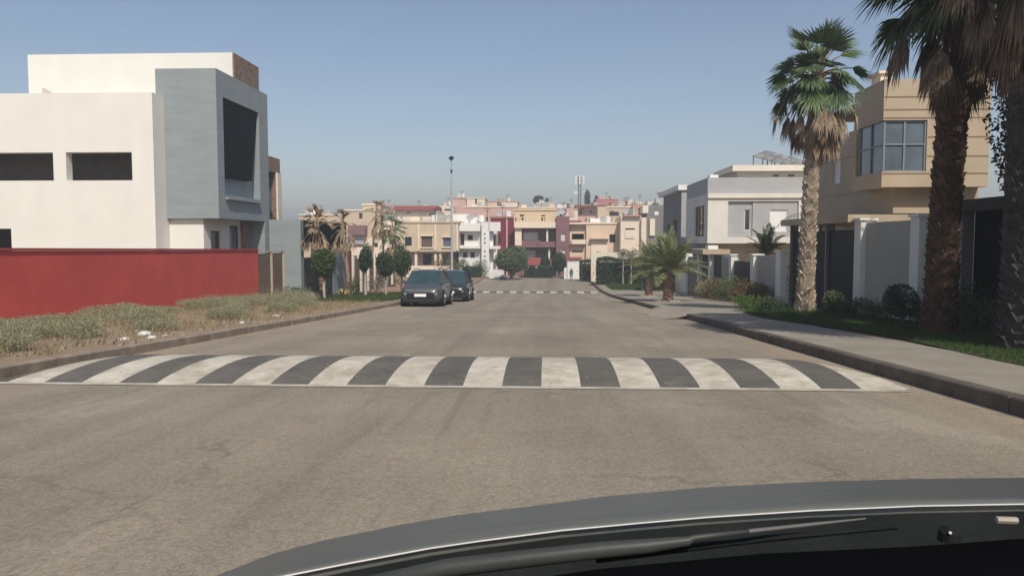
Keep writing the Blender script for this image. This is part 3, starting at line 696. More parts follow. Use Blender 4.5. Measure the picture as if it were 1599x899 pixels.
# brown fence with cream posts further on
f2 = empty('garden_fence', (-13.2, 58, GZ(58)+KH), 'brown panel fence with cream posts beyond the blue portal', 'fence')
yy = 51.6; zf2 = Zp(400, 570, 56)
while yy < 68:
    MB().box(-13.35, -13.05, yy, yy+.28, GZ(yy)-.1, zf2+.1).build('post', CREAM, f2)
    if yy < 66: MB().box(-13.25, -13.18, yy+.283, yy+2.2, GZ(yy)-.1, zf2-.15).build('panel', MATS['brown_metal_panel'], f2)
    yy += 2.2

# ---- clipped street trees on the left verge
def gpt(px, py): return GP(px, py)
def px_tree(name, px, pb, ptop, pcb, wpx, label, **k):
    g = gpt(px, pb); sc = FPX/g.y; H = P(px, ptop, g.y).z-g.z; ch = (pcb-ptop)/sc; return tree(name, g, H, ch, wpx/sc/2, label, **k)
GT = 'clipped trees along the left verge'
px_tree('clipped_tree', 507, 468, 383, 438, 36, 'nearest clipped round tree with a pale thin trunk in front of the blue portal', n=5200, ls=.15, group=GT, trunkm=PALE_TRUNK, m=mat('yellowish_clipped_leaf', (.075, .125, .03), .6, .15, 6, 0, island=.45, trans=.2))  # slightly brighter, yellower leaf green than the other clipped trees
px_tree('clipped_tree', 571, 463, 386, 427, 23, 'slim oval clipped tree on the left verge, second from the blue portal', n=3800, ls=.15, group=GT, trunkm=PALE_TRUNK, m=LEAF2)
px_tree('clipped_tree', 603, 462, 397, 432, 26, 'dark round clipped tree immediately left of the tree beside the grey car', n=3800, ls=.16, group=GT, trunkm=PALE_TRUNK, m=LEAF2)
px_tree('clipped_tree', 628, 461, 387, 432, 30, 'tallest dark clipped tree standing right behind the parked grey car', n=4200, ls=.16, group=GT, trunkm=TRUNK, m=LEAF)
# ---- small fan palms on the left, mostly dead
def px_palm(px, pb, ptop_trunk, label, lean=0, Yf=None, **k):
    g = gpt(px, pb); H = P(px, ptop_trunk, g.y).z-g.z; return fan_palm(g, H, label=label, lean=(lean, 0), group='fan palms on the left verge', **k)
px_palm(505, 466, 352, 'dead brown palm with a hanging straw skirt in front of the black portal roof', lean=-.3, r0=.28, r1=.12, crown=.70, green=16, deadn=26, bark=mat('red_brown_bark', (.26, .15, .10), .95, .2, 10, .4), scales=60, nb=13, leafm=DEAD, straw=True)
px_palm(545, 462, 352, 'tall dead palm with drooping straw fronds just right of the black portal roof', lean=-.35, r0=.15, r1=.11, crown=.74, green=10, deadn=24, bark=MATS['palm_bark'], scales=50, nb=11, leafm=DEAD, straw=True)
px_palm(578, 455, 335, 'thin bare palm stem with sparse dry fronds left of the small green palm', lean=.55, r0=.11, r1=.07, crown=.75, green=6, deadn=8, scales=30, nb=9, leafm=DEAD, straw=True)
px_palm(600, 455, 338, 'very thin dead palm with a ragged straw top close to the small green palm', lean=-.1, r0=.10, r1=.08, crown=.80, green=8, deadn=14, scales=30, nb=9, leafm=DEAD, straw=True)
px_palm(621, 455, 362, 'small palm with a green tuft and dry skirt above the parked grey car', lean=-.35, r0=.26, r1=.18, crown=.85, green=22, deadn=12, scales=60, nb=11)
# yellow agave, white rock, small shrubs by the lawn
a0 = gpt(535, 466); root = empty('agave', a0, 'yellow spiky agave beside the foot of the blue rear pier', 'plant'); mb = MB()
for k in range(34):
    az = k*2.4; el = R(rnd(15, 75)); d = Vector((math.cos(az)*math.cos(el), math.sin(az)*math.cos(el), math.sin(el))); s_ = Vector((-math.sin(az), math.cos(az), 0))*.05
    m1 = a0+d*.35; mb.face([a0-s_, a0+s_, m1+s_, m1-s_]); mb.face([m1-s_, m1+s_, a0+d*.75-Vector((0,0,.12))])
mb.build('leaves', mat('agave_leaf', (.42, .36, .12), .6, .15, 6, 0, island=.3), root)
def rock(name, c, r, m, label, cat='rock', group=None, sq=.6):
    mb = MB(); n, q = 9, 6; c = Vector(c); rows = []
    for i in range(q+1):
        th = math.pi*i/q; rows.append([(c.x+r*math.sin(th)*math.cos(2*math.pi*j/n)*(1+.18*math.sin(j*2.7+i)), c.y+r*math.sin(th)*math.sin(2*math.pi*j/n)*(1+.15*math.cos(j*1.9+i)), c.z+r*sq*(1-math.cos(th))*.9-.02) for j in list(range(n))+[0]])
    return tag(mb.grid(rows).build(name, m, loc=c), label, cat, group)
rock('rock', gpt(483, 466), .30, mat('white_stone', (.62, .60, .56), .9, .15, 6, .3), 'white painted stone at the foot of the nearest clipped tree')
shrub('verge_shrub', gpt(462, 470), .8, .85, 'dark green leafy shrub at the foot of the blue portal pier', LEAF3, 1400, .10)
shrub('verge_shrub', gpt(553, 462), .5, 1.3, 'upright leafy shrub between the agave and the slim oval tree', LEAF3, 1000, .10)
shrub('rose_bush', gpt(588, 462), .7, 1.5, 'loose pale flowering bush between the slim oval tree and the next dark one', mat('pale_flower_leaf', (.30, .28, .20), .7, .2, 6, 0, island=.7, trans=.1), 1100, .09)

THIN[0] = .45
# ---- scrub bushes between the red wall and the kerb
ords = ['first', 'second', 'third', 'fourth', 'fifth', 'sixth', 'seventh', 'eighth', 'ninth', 'tenth', 'eleventh', 'twelfth', 'thirteenth', 'fourteenth']
wallrow = [(-9.9, 13.3, 1.0, .42), (-12.3, 16.4, .8, .22), (-11.0, 16.9, .95, .38), (-12.0, 20.8, 1.1, .46), (-12.4, 23.8, .8, .24), (-11.9, 26.5, 1.1, .50), (-12.4, 28.6, 1.1, .5), (-12.0, 30.8, 1.3, .58), (-12.5, 33.4, 1.0, .5)]
for i, (x, y, r, h) in enumerate(wallrow):
    shrub('scrub_bush', (x, y, GZ(y)+KH), r*.98, h*.9, 'grey-green scrub bush in the row nearest the red wall, %s from the left' % ords[i], SCRUB, 10500, .055, 'scrub bushes on the left verge')
kerbrow = [(-8.6, 11.4, .8, .38), (-8.8, 13.8, .8, .40), (-8.4, 16.0, .6, .30), (-9.9, 18.4, .95, .46), (-8.6, 20.2, .7, .42), (-9.5, 22.8, .7, .36), (-10.4, 25.6, .6, .34), (-9.2, 27.8, .8, .50), (-10.2, 29.6, 1.4, .85), (-10.8, 32.6, 1.2, .7), (-8.6, 25.0, .7, .40)]
for i, (x, y, r, h) in enumerate(kerbrow):
    shrub('scrub_bush', (x, y, GZ(y)+KH), r*.85, h*.9, 'low grey-green scrub bush in the row nearest the left kerb, %s from the near end' % ords[i], SCRUB, 8000, .052, 'scrub bushes on the left verge')
THIN[0] = 1.0
mb = MB(); random.seed(11)
for _ in range(1500):
    x, y = rnd(-13.2, -7.3), rnd(8, 35)
    blades(mb, x, y, GZ(y)+KH-.02, 9, rnd(.08, .28), .16, .007, .8)
tag(mb.build('dry_grass', DRYG), 'dry straw-coloured grass between the scrub bushes', 'grass', kind='stuff')
mb = MB()
for _ in range(350):
    x, y = rnd(-13.2, -7.6), rnd(8, 35); blades(mb, x, y, GZ(y)+KH-.02, 10, rnd(.06, .2), .2, .008, .7)
tag(mb.build('weeds', SCRUB), 'low grey-green weeds on the left verge', 'weeds', kind='stuff')
mb = MB()
for _ in range(1200):
    x, y = rnd(-13.3, -6.98), rnd(7, 40); s_ = rnd(.015, .05); z = GZ(y)+KH
    mb.box(x-s_, x+s_, y-s_*.8, y+s_*.8, z-.02, z+s_)
tag(mb.build('gravel', mat('verge_gravel', (.36, .30, .24), .95, .2, 5, .3)), 'loose stones scattered on the left verge', 'gravel', kind='stuff')
LIT = mat('white_litter', (.72, .72, .70), .6, .1, 9, .2)
for i, (px, py, r) in enumerate([(225, 524, .16), (237, 528, .10), (195, 531, .11), (258, 525, .08), (148, 566, .06), (170, 560, .06), (430, 495, .14), (378, 504, .08)]):
    rock('litter', GP(px, py, 0 if i in (4, 5) else KH), r*.8, LIT, ['crumpled white plastic bag on the verge, largest of the litter', 'small white scrap just right of the big plastic bag', 'white scrap of litter just left of the big plastic bag', 'white scrap at the kerb a little right of the plastic bags', 'small pale stone in the gutter by the near kerb joint, left one', 'small pale stone in the gutter by the near kerb joint, right one', 'pale litter at the kerb below the red wall end', 'small pale litter between scrub bushes near the red wall end'][i], 'litter', 'litter on the left verge', .5)
# left lawn
mb = MB()
for _ in range(8200):
    x, y = rnd(-12.9, -7.75), rnd(35.2, 58); blades(mb, x, y, GZ(y)+KH, 5, .16, .1, .014, .4)
tag(mb.build('left_lawn', GRASS), 'green lawn under the clipped trees on the left', 'grass', kind='stuff')

# --- cars follow
# ================================================================== CARS
def car(x, yf, label, paint, L=4.25, W=1.80, H=1.60, dark=False, z=None):
    """front faces the camera (-Y); x centre, yf front bumper"""
    gz = GZ(yf+L/2); sl = math.atan2(GZ(yf+L)-GZ(yf), L)
    root = empty('parked_car', (x, yf+L/2, gz), label, 'car', 'cars parked along the left kerb'); root.rotation_euler = (sl, 0, 0)
    O = Vector((x, yf+L/2, gz)); hw_ = W/2
    def T(a, b, c): return (O.x+a, O.y-L/2+b, O.z+c)     # a across, b back from the nose, c up
    # body shell: rings along the length
    st = [  # b, half width, z low, z belt/top, crown
        (0.00, .60, .34, .66), (.06, .74, .24, .80), (.22, .84, .20, .90), (.60, .885, .19, .97), (1.05, .90, .19, 1.02), (1.6, .90, .19, 1.04), (2.4, .90, .19, 1.05), (3.2, .90, .19, 1.07), (3.8, .885, .20, 1.08), (4.10, .84, .26, 1.04), (4.25, .70, .36, .92)]
    rows = []
    for b, hwid, zl, zt_ in st:
        b = b*L/4.25; ring = []
        for (fx, fz) in ((0, 0), (.80, 0), (.95, .10), (1.0, .30), (1.0, .58), (.985, .78), (.93, .92), (.80, .985), (.4, 1.01), (0, 1.02)):
            ring.append(T(hwid*fx*W/1.8, b, zl+(zt_-zl)*fz))
        full = [T(-(p[0]-O.x), p[1]-O.y+L/2, p[2]-O.z) for p in ring[::-1]][:-1]
        rows.append(full+ring)
    mb = MB(); mb.grid(rows); mb.face(rows[0]); mb.face(rows[-1][::-1])
    body = mb.build('body', paint, root, smooth=True)
    # greenhouse
    wsb, wst, rst, rsb = .98*L/4.25, 1.75*L/4.25, 3.45*L/4.25, 4.02*L/4.25; zb_, zt_ = 1.0, H
    def gx(z): return (.80 - (z-zb_)/(zt_-zb_)*.20)*W/1.8
    mb = MB()
    ring0 = [T(-gx(zb_), wsb, zb_), T(gx(zb_), wsb, zb_), T(gx(zb_), rsb, zb_), T(-gx(zb_), rsb, zb_)]
    zr = zt_-.07
    ring1 = [T(-gx(zr), wst, zr), T(gx(zr), wst, zr), T(gx(zr), rst, zr), T(-gx(zr), rst, zr)]
    glass = mat('car_glass', (.038, .08, .085), .06, .2, 2, 0, spec=.9)
    names = ['windscreen', 'side_window', 'rear_window', 'side_window']
    for k in range(4):
        q = MB(); q.face([ring0[k], ring0[(k+1) % 4], ring1[(k+1) % 4], ring1[k]]); q.build(names[k], glass, root)
    # roof
    rr = []
    for b, zz, f in ((wst-.02, zr, 1), (wst+.15, zt_-.015, .97), (2.4, zt_+.01, .97), (rst-.15, zt_-.01, .97), (rst+.05, zr, 1)):
        rr.append([T(gx(zr)*f*a, b, zz-(abs(a)**3)*.04) for a in (-1.02, -.9, -.5, 0, .5, .9, 1.02)])
    MB().grid(rr).build('roof', paint, body, smooth=True)
    # pillars
    mb = MB()
    for sgn in (-1, 1):
        for (b0, b1) in ((wsb-.03, wst-.03), (2.1, 2.25), (3.1, 3.05), (rsb-.05, rst)):
            mb.tube([T(sgn*(gx(zb_)+.005), b0, zb_-.01), T(sgn*(gx(zr)+.005), b1, zr+.01)], .035, 6)
    mb.build('pillars', paint, body)
    PL = mat('black_car_plastic', (.014, .014, .015), .6, .1, 3, .05)
    # nose: skirt, grille, plate, lamps
    MB().box(*[c for c in (O.x-.60, O.x+.60, O.y-L/2-.035, O.y-L/2+.05, O.z+.36, O.z+.60)]).build('grille', PL, root, bevel=.02)
    mb = MB(); mb.box(O.x-.80, O.x+.80, O.y-L/2-.01, O.y-L/2+.4, O.z+.17, O.z+.33); mb.build('front_skirt', PL, root, bevel=.04)
    MB().box(O.x-.42, O.x+.42, O.y-L/2-.02, O.y-L/2+.02, O.z+.665, O.z+.685).build('nose_trim', mat('car_chrome', (.55, .55, .56), .2, .05, 2, 0, metal=.9), root)
    MB().box(O.x-.26, O.x+.26, O.y-L/2-.055, O.y-L/2-.037, O.z+.45, O.z+.57).build('number_plate', mat('plate_white', (.85, .85, .83), .4, .03, 2, 0), root)
    for sgn in (-1, 1):
        hl = MB().box(min(O.x+sgn*.62, O.x+sgn*.74), max(O.x+sgn*.62, O.x+sgn*.74), O.y-L/2-.01, O.y-L/2+.25, O.z+.51, O.z+.61).build('headlight', mat('headlight_glass', (.26, .27, .28), .25, .1, 5, 0, spec=.9), root, bevel=.03)
        MB().box(min(O.x+sgn*.40, O.x+sgn*.72), max(O.x+sgn*.40, O.x+sgn*.72), O.y-L/2+.03, O.y-L/2+.2, O.z+.72, O.z+.745).build('running_lamp', MATS['headlight_glass'], root)
        # mirror
        mb = MB(); c = T(sgn*(.98*W/1.8), 1.25*L/4.25, 1.08); mb.box(c[0]-.11, c[0]+.11, c[1]-.06, c[1]+.06, c[2]-.07, c[2]+.08); mb.box(min(c[0], c[0]-sgn*.2), max(c[0], c[0]-sgn*.2), c[1]-.02, c[1]+.03, c[2]-.075, c[2]-.04)
        mb.build('mirror', paint, root, bevel=.03)
        # roof rail
        MB().tube([T(sgn*.57*W/1.8, wst+.1, H-.03), T(sgn*.57*W/1.8, wst+.25, H+.05), T(sgn*.57*W/1.8, rst-.2, H+.05), T(sgn*.57*W/1.8, rst, H-.03)], .022, 6).build('roof_rail', MATS['car_chrome'] if not dark else PL, root)
        # side cladding, door seams, handles
        mb = MB(); mb.box(min(O.x+sgn*.86, O.x+sgn*.915), max(O.x+sgn*.86, O.x+sgn*.915), O.y-L/2+1.15, O.y-L/2+3.05, O.z+.19, O.z+.34); mb.build('sill', PL, root, bevel=.01)
        mb = MB()
        for b in (1.28, 2.2, 3.12): mb.box(min(O.x+sgn*.895, O.x+sgn*.904), max(O.x+sgn*.895, O.x+sgn*.904), O.y-L/2+b, O.y-L/2+b+.012, O.z+.36, O.z+.98)
        mb.build('door_seams', PL, root)
        for b in (1.95, 2.9): MB().box(min(O.x+sgn*.90, O.x+sgn*.93), max(O.x+sgn*.90, O.x+sgn*.93), O.y-L/2+b, O.y-L/2+b+.18, O.z+.86, O.z+.89).build('door_handle', paint, root)
        for b in (.80, 3.38):
            b = b*L/4.25; c = Vector(T(sgn*(hw_-.13), b, .33)); wh = MB(); a0, a1 = c+Vector((-.115,0,0)), c+Vector((.115,0,0))
            arch = MB(); arch.tube([c-Vector((.155, 0, -.01)), c+Vector((.145 if sgn > 0 else .15, 0, .01))], .40, 20); arch.build('wheel_arch', PL, root)
            tyre = wh; wh.tube([c-Vector((.12,0,0)), c-Vector((.10,0,0)), c+Vector((.10,0,0)), c+Vector((.12,0,0))] if False else [c+Vector((-.125,0,0)), c+Vector((.17 if sgn > 0 else .12,0,0))] if sgn > 0 else [c+Vector((-.17,0,0)), c+Vector((.12,0,0))], .335, 24)
            wo = wh.build('wheel', mat('tyre_rubber', (.018, .018, .018), .85, .1, 3, .1), root, smooth=False)
            rim = MB(); e = c+Vector((sgn*.175, 0, 0)); rim.tube([c+Vector((sgn*.15, 0, 0)), e], .10, 14)
            for q in range(5):
                an = q*2*math.pi/5; rim.tube([e, e+Vector((0, math.cos(an)*.21, math.sin(an)*.21))], .03, 5)
            rim.tube([c+Vector((sgn*.165, 0, 0)), e], .24, 20) if False else None
            rim.build('rim', mat('alloy_rim', (.40, .40, .41), .35, .1, 3, 0, metal=.7), wo)
    return root
GREYP = mat('grey_car_paint', (.060, .066, .072), .38, .05, 2, 0, spec=.5, coat=.7)
BLKP = mat('black_car_paint', (.022, .024, .028), .3, .05, 2, 0, spec=.5, coat=.9)
car(-5.50, 33.3, 'dark grey SUV with a white number plate, the nearer of the two parked cars', GREYP, 4.3, 1.84, 1.66)
car(-5.12, 40.4, 'black SUV with roof rails parked right behind the grey SUV', BLKP, 4.4, 1.84, 1.70, True)

# ================================================================== STREET LAMP
gl = Vector((P(705, 300, 70).x, 70, GZ(70)+KH)); lamp = empty('street_lamp', gl, 'tall slender street lamp with a small head rising above the beige far house', 'street lamp')
zt_ = P(705, 246, 70).z
MB().tube([gl, gl+Vector((0,0,1.4)), gl+Vector((0,0,1.5)), Vector((gl.x, gl.y, 5.5)), Vector((gl.x, gl.y, zt_))], [.16, .15, .11, .085, .05], 10).build('pole', mat('galvanised_pole', (.42, .43, .44), .6, .1, 4, 0), lamp)
h_ = MB().tube([Vector((gl.x, 70, zt_-.25)), Vector((gl.x, 70, zt_-.15)), Vector((gl.x, 70, zt_)), Vector((gl.x, 70, zt_+.12))], [.07, .22, .24, .08], 10)
h_.build('lamp_head', DARK, lamp)
MB().tube([Vector((gl.x, 70, zt_-1.4)), Vector((gl.x, 70, zt_-1.1))], .09, 8).build('bracket', DARK, lamp)

# ================================================================== FAR HOUSES
def far(label, Y, px, name='house'): return House(name, label, Y, px=px)
# beige two-storey house with overhang
h = far('beige house with overhanging upper floor, brown shutter and grey window, left of white house', 88, 675)
h.vol('upper_floor', TAN, 620, 716, 348, 393, 0, 10, [(658, 675, 369, 386, 'shut'), (692, 704, 371, 385, 'blue'), (632, 643, 370, 384, 'dark')], cop=TAN)
h.vol('ground_floor', PINK, 632, 708, 393.3, None, 1.6, 8, [(660, 674, 396, 414, 'dark'), (690, 699, 398, 412, 'dark')])
for x in (654, 680, 714): h.slab('pilaster', LPEACH, x-1.2, x+1.2, 350, 391, .12)
for a, b, c_, d_ in ((656.5, 677, 366.5, 368.5), (656.5, 677, 386.3, 388), (690, 706, 368.5, 370.5), (690, 706, 385.3, 387)): h.slab('window_trim', LPEACH, a, b, c_, d_, .15)
for x in (648, 678.5, 686): h.slab('pillar', LPEACH, x, x+4, 393.6, 425, .3, .6)
# white house
h = far('bright white cubic house with small square holes in its stair tower', 90, 748)
h.vol('wall', PUREW, 716, 770, 348, None, 0, 10, [(719, 725, 365, 383, 'dark'), (729.5, 739, 366, 375.5, 'darkw'), (722, 730, 393, 403, 'darkw'), (734, 741.5, 393, 403, 'darkw')])
h.slab('roof_slab', PUREW, 715, 751, 348.5, 361, 1.0); h.slab('floor_slab', PUREW, 716, 751, 384, 388, .9)
mbx = h.vol('stair_tower', PUREW, 752, 764, 347, None, -1.0, .98, [(755.6, 758.2, y, y+2.6, 'dark') for y in (364, 371, 378, 391, 399, 405.5)], depth=.3)
h.slab('wing_slab', PUREW, 764.2, 782, 347, 361, 1.0); h.balcony(766, 782, 384, 388.5, 1.4, PUREW)
h.vol('wing_wall', PUREW, 770.2, 776, 361, None, 1.2, 6, [(771, 774, 366, 383, 'dark')])
h.vol('roof_room', PUREW, 697, 733, 334, 348, 3, 5); h.vol('grey_roof_room', GREY, 679, 696.5, 335, 349, 4, 5)
MB().box(h.X(722), h.X(750), 86, 86.3, h.g, h.g+1.15).build('front_wall', PUREW, h.root)
MB().box(h.X(764, 85), h.X(787, 85), 85, 85.3, h.g, h.g+.95).build('low_white_wall', PUREW, h.root)
# maroon block
h = far('dark red ribbed house block with a pale downpipe, between the white and mauve houses', 93, 785)
h.vol('wall', MAROON, 766, 803.5, 341, None, 0, 9, [(778, 782, 366, 380, 'dark')], cop=mat('terracotta_coping', (.33, .17, .13), .9, .1, 2, 0))
MB().tube([(h.X(791.5), 92.9, h.g), (h.X(791.5), 92.9, h.Z(342))], .07, 6).build('downpipe', CREAM, h.root)
# mauve house
h = far('mauve house with a yellow roof room, cream parapet and pale windows in the centre distance', 92, 838)
h.vol('wall', MAUVE, 804, 868, 356.3, None, 0, 9, [(817.5, 839.5, 362.5, 374.5, 'pale'), (843, 853, 360, 381, 'dark'), (857, 867, 359, 380, 'dark'), (813, 836, 391, 402.5, 'pale'), (846, 866, 386, 402, 'dark')])
h.slab('parapet', LPEACH, 803.5, 868, 347, 356, 1.3); h.slab('pink_strip', LPEACH, 804.5, 814.8, 356.3, 383, .9); h.slab('overhang', MAUVE, 804.6, 868, 383.2, 386, 1.3)
h.slab('column', CREAM, 853, 856, 358, 384, .9); h.slab('lower_column', CREAM, 856, 859, 386.2, 405, .9)
h.balcony(841, 868, 377, 383, 1.1, MAUVE)
h.vol('tower', MAUVE, 868.3, 889, 338, None, -1.5, 9, [(876, 883, 364, 376, 'pale'), (876, 883, 389, 396, 'pale')])
h.vol('roof_room', YELL, 804, 868, 329, 347, 4, 5, [(812, 818, 335, 344, 'dark'), (845, 851, 336, 345, 'dark')], cop=YELL)
mb = MB()
for x in range(803, 868, 5): mb.box(h.X(x), h.X(x)+.14, 91.0, 91.14, h.Z(346.9), h.Z(340))
mb.box(h.X(803), h.X(868), 91.0, 91.14, h.Z(340)+.001, h.Z(338.6)); mb.build('roof_railing', YELL, h.root)
mb = MB(); z0, z1 = h.Z(414, 86), h.Z(403.5, 86); xa, xm, xb2 = h.X(819, 86), h.X(831, 86), h.X(843, 86)
mb.face([(xa,86,z0),(xb2,86,z0),(xm+1,86,z1),(xm-1,86,z1)]); mb.face([(xa,86,z0),(xm-1,86,z1),(xm-1,90,z1),(xa,90,z0)]); mb.face([(xb2,86,z0),(xb2,90,z0),(xm+1,90,z1),(xm+1,86,z1)]); mb.face([(xm-1,86,z1),(xm+1,86,z1),(xm+1,90,z1),(xm-1,90,z1)])
pr = mb.build('porch_roof', REDT, h.root); MB().box(xa+.2, xa+.5, 86.1, 86.4, h.g, z0-.01).box(xb2-.5, xb2-.2, 86.1, 86.4, h.g, z0-.01).build('porch_post', CREAM, h.root)
# satellite dishes on the tower
def dish(h, px, py, r, dy=0):
    Y = h.Y+dy; c = Vector((h.X(px, Y), Y, h.Z(py, Y))); mb = MB(); n = 12; d = Vector((.3, -.8, .5)).normalized(); a = d.orthogonal().normalized(); b = d.cross(a)
    rows = [[c+d*(.25*r*(k/3)**2-.05)+ (a*math.cos(j*math.pi/6)+b*math.sin(j*math.pi/6))*r*max(.02, k/3) for j in range(n+1)] for k in range(4)]
    mb.grid(rows); mb.tube([c, c-Vector((0,-.1,r*1.6))], .03, 5); mb.build('satellite_dish', mat('dish_grey', (.45, .46, .46), .5, .1, 3, 0), h.root)
dish(h, 873, 335, .5); dish(h, 881, 335, .55)
# peach house
h = far('peach house with deep balcony, pale garage panel and small window, right of mauve house', 92, 928)
h.vol('left_wing', PEACH, 889.5, 915, 350, None, .5, 9, [(893, 912, 365, 379, 'open'), (893, 910, 391.5, 394, 'dark')], depth=1.5)
h.balcony(892, 914, 374, 381, .8, LPEACH, dy=.5)
h.vol('main_wing', PEACH, 915.3, 964, 350, None, 0, 9, [(951.5, 961, 366, 379, 'dark')], cop=LPEACH)
h.slab('garage_panel', LPEACH, 923, 948, 374, 394, .12); h.slab('canopy', TAN, 921, 950, 371.5, 373.5, .7)
h.vol('roof_room', TAN, 916, 966, 340, 350, 4, 4); h.vol('chimney_block', TAN, 933, 946, 323, 349, 3, 3)
h.slab('roof_tiles', REDT, 885, 907, 344.5, 347.5, .6, .4); h.slab('eaves', CREAM, 885, 915, 347.8, 350.5, .7, .45)
h.vol('side_strip', TAN, 964.5, 968.5, 349, None, -.3, 9)
# cream house
h = far('tall pale cream house wall with one narrow slit, beside the peach house', 90, 990)
h.vol('wall', LPEACH, 969, 1001, 338, None, 0, 9, [(976, 991, 356.5, 359, 'dark')]); h.slab('door_panel', CREAM, 976, 991, 359.5, 372, .1)
h.vol('side_wing', LPEACH, 1001.3, 1009, 340, None, -.6, 9); h.slab('roof_planter', TERRA, 972, 1000, 336.5, 338.2, .5)
# grey-brown house with a cream panel and white box
h = far('grey-brown house with cream panel and small white box near its roof', 97, 1022)
h.vol('wall', DGREY, 1009, 1040, 321, None, 0, 9, [(1021.5, 1029, 328, 336, 'white')]); h.slab('panel', CREAM, 1014, 1022, 342, 368, .3)
h.vol('roof_room', CREAM, 1003, 1012, 321, 333, -1, 3)

# second and third rows on the slope
h = far('tan house with a maroon balcony and small twin window behind the small palms', 108, 575)
h.vol('wall', TAN, 537, 594, 329, None, 0, 10, [(561, 566.5, 332, 341, 'dark'), (586, 594, 373, 380, 'dark')], cop=LPEACH); h.vol('right_wing', LPEACH, 594.3, 616, 345, None, .4, 9, [(603, 612, 373, 380, 'dark')])
h.vol('roof_room', TAN, 567, 597, 320, 329, 2, 6, cop=LPEACH); h.balcony(548, 574, 352, 367, 1.6, MAUVE); h.slab('bay', GREY, 551, 570, 367.4, 381, .9); h.slab('lower_parapet', LPEACH, 546, 594, 386, 399, 1.2); h.slab('tower_side', TERRA, 591, 597, 320, 345, .5, 2)
h = far('long low tan house partly behind the dead palm and black portal roof', 122, 500); h.vol('wall', TAN, 468, 536, 336, None, 0, 9, [(480, 486, 341, 346, 'dark')], cop=LPEACH); h.vol('roof_room', TERRA, 468, 474, 334, 337, 0, 3)
h = far('pale tan house low on the slope behind the slim oval tree', 100, 590); h.vol('wall', LPEACH, 575, 634, 372, None, 0, 6, [(584, 590, 379, 386, 'dark'), (618, 624, 379, 386, 'dark')])
h = far('small terracotta house between the tan house and the red-roofed one', 138, 608); h.vol('wall', TERRA, 598, 618, 326, None, 0, 8, [(608, 612, 330, 336, 'dark')]); h.slab('upper_band', PINK, 598, 618, 345, 352, .3)
h = far('cream house with a red roof band and low attic windows on the left skyline', 132, 650)
h.vol('wall', CREAM, 617, 683, 328.2, None, 0, 9, [(635, 642, 331, 333, 'dark'), (671, 679, 332.5, 337, 'dark'), (626, 629, 339, 343, 'dark')]); h.slab('roof_band', REDT, 617, 683, 321.5, 328, 1.0, 0, 6); h.slab('lower_parapet', LPEACH, 617, 678, 341, 350, 1.0)
h = far('small cream roof pavilion right of the red-roofed house', 152, 696); h.vol('wall', LPEACH, 687, 708, 321, None, 0, 8, [(694, 704, 326, 329, 'dark')])
h = far('tall pink house with a cream front block, highest on the skyline', 158, 730)
h.vol('pink_block', PINK, 707, 729, 310, None, 0, 8, cop=TERRA); h.vol('cream_block', LPEACH, 729.3, 757, 310, None, -.5, 8, [(742, 745, 311, 322, 'shut')], cop=CREAM)
h = far('wide salmon pink house below the tall pink one', 138, 762); h.vol('wall', PINK, 724, 806, 324, None, 0, 9, [(732, 735, 338, 346, 'dark'), (754, 756, 339, 345, 'dark'), (759, 762, 339, 345, 'dark'), (779, 783, 331, 336, 'dark')], cop=LPEACH)
h = far('peach house with a flat projecting roof on the skyline left of the mast', 165, 788); h.vol('wall', PEACH, 763, 808, 315.5, None, 0, 9, [(788, 798, 321, 324, 'dark')], cop=TERRA); h.vol('front', LPEACH, 781, 808, 316.5, None, -.6, .58)
h = far('sandy house with a long flat roof behind the yellow roof room', 150, 835); h.vol('wall', YELL, 800, 870, 325.5, None, 0, 8, cop=LPEACH); h.vol('attic', GREY, 832, 856, 319, 326, 3, 4)
h = far('pale grey rooftop hut beside the round tree on the skyline', 185, 848); h.vol('wall', LPEACH, 838, 866, 317.5, None, 0, 6, [(850, 856, 320, 323, 'dark')], cop=CREAM)
h = far('cream flat-roofed house directly right of the yellow roof room', 122, 884); h.vol('wall', CREAM, 866, 902, 327, None, 0, 8, cop=TERRA)
h = far('salmon house with a dark overhanging roof slab right of the mast foot', 128, 925); h.vol('wall', PINK, 900, 936, 325, None, 0, 8, [(905, 909, 329, 335, 'dark'), (921, 924, 328, 333, 'dark')]); h.slab('roof_slab', mat('dark_terracotta', (.22, .10, .08), .9, .1, 2, 0), 898, 948, 321, 324.8, 1.2, 0, 8); h.slab('white_band', PUREW, 912, 935, 325.2, 328, .3)
h = far('red-pink house on the skyline between mast and cream house', 172, 948); h.vol('wall', mat('rose_render', (.50, .22, .20), .9, .08, 2, .1), 930, 964, 312.5, None, 0, 8, [(950, 956, 317, 320, 'dark')], cop=TERRA)
h = far('tan house with a wide shaded terrace above the peach house', 126, 965); h.vol('wall', TAN, 946, 982, 324.5, None, 0, 8, [(951, 966, 331, 337.5, 'dark')], cop=LPEACH)
h = far('brick-coloured house with a pale roof box on the right skyline', 132, 990); h.vol('wall', TERRA, 978, 1004, 319.5, None, 0, 8, [(984, 987, 324, 329, 'dark')]); h.vol('roof_box', CREAM, 980, 1001, 315, 319.5, 2, 3)
h = far('mustard house on the skyline seen between red-pink and brick houses', 190, 970); h.vol('wall', YELL, 958, 1004, 318, None, 0, 8, cop=LPEACH)
h = far('pale house far behind, at the right end of the skyline', 200, 1018); h.vol('wall', GREY, 1000, 1036, 322, None, 0, 8)

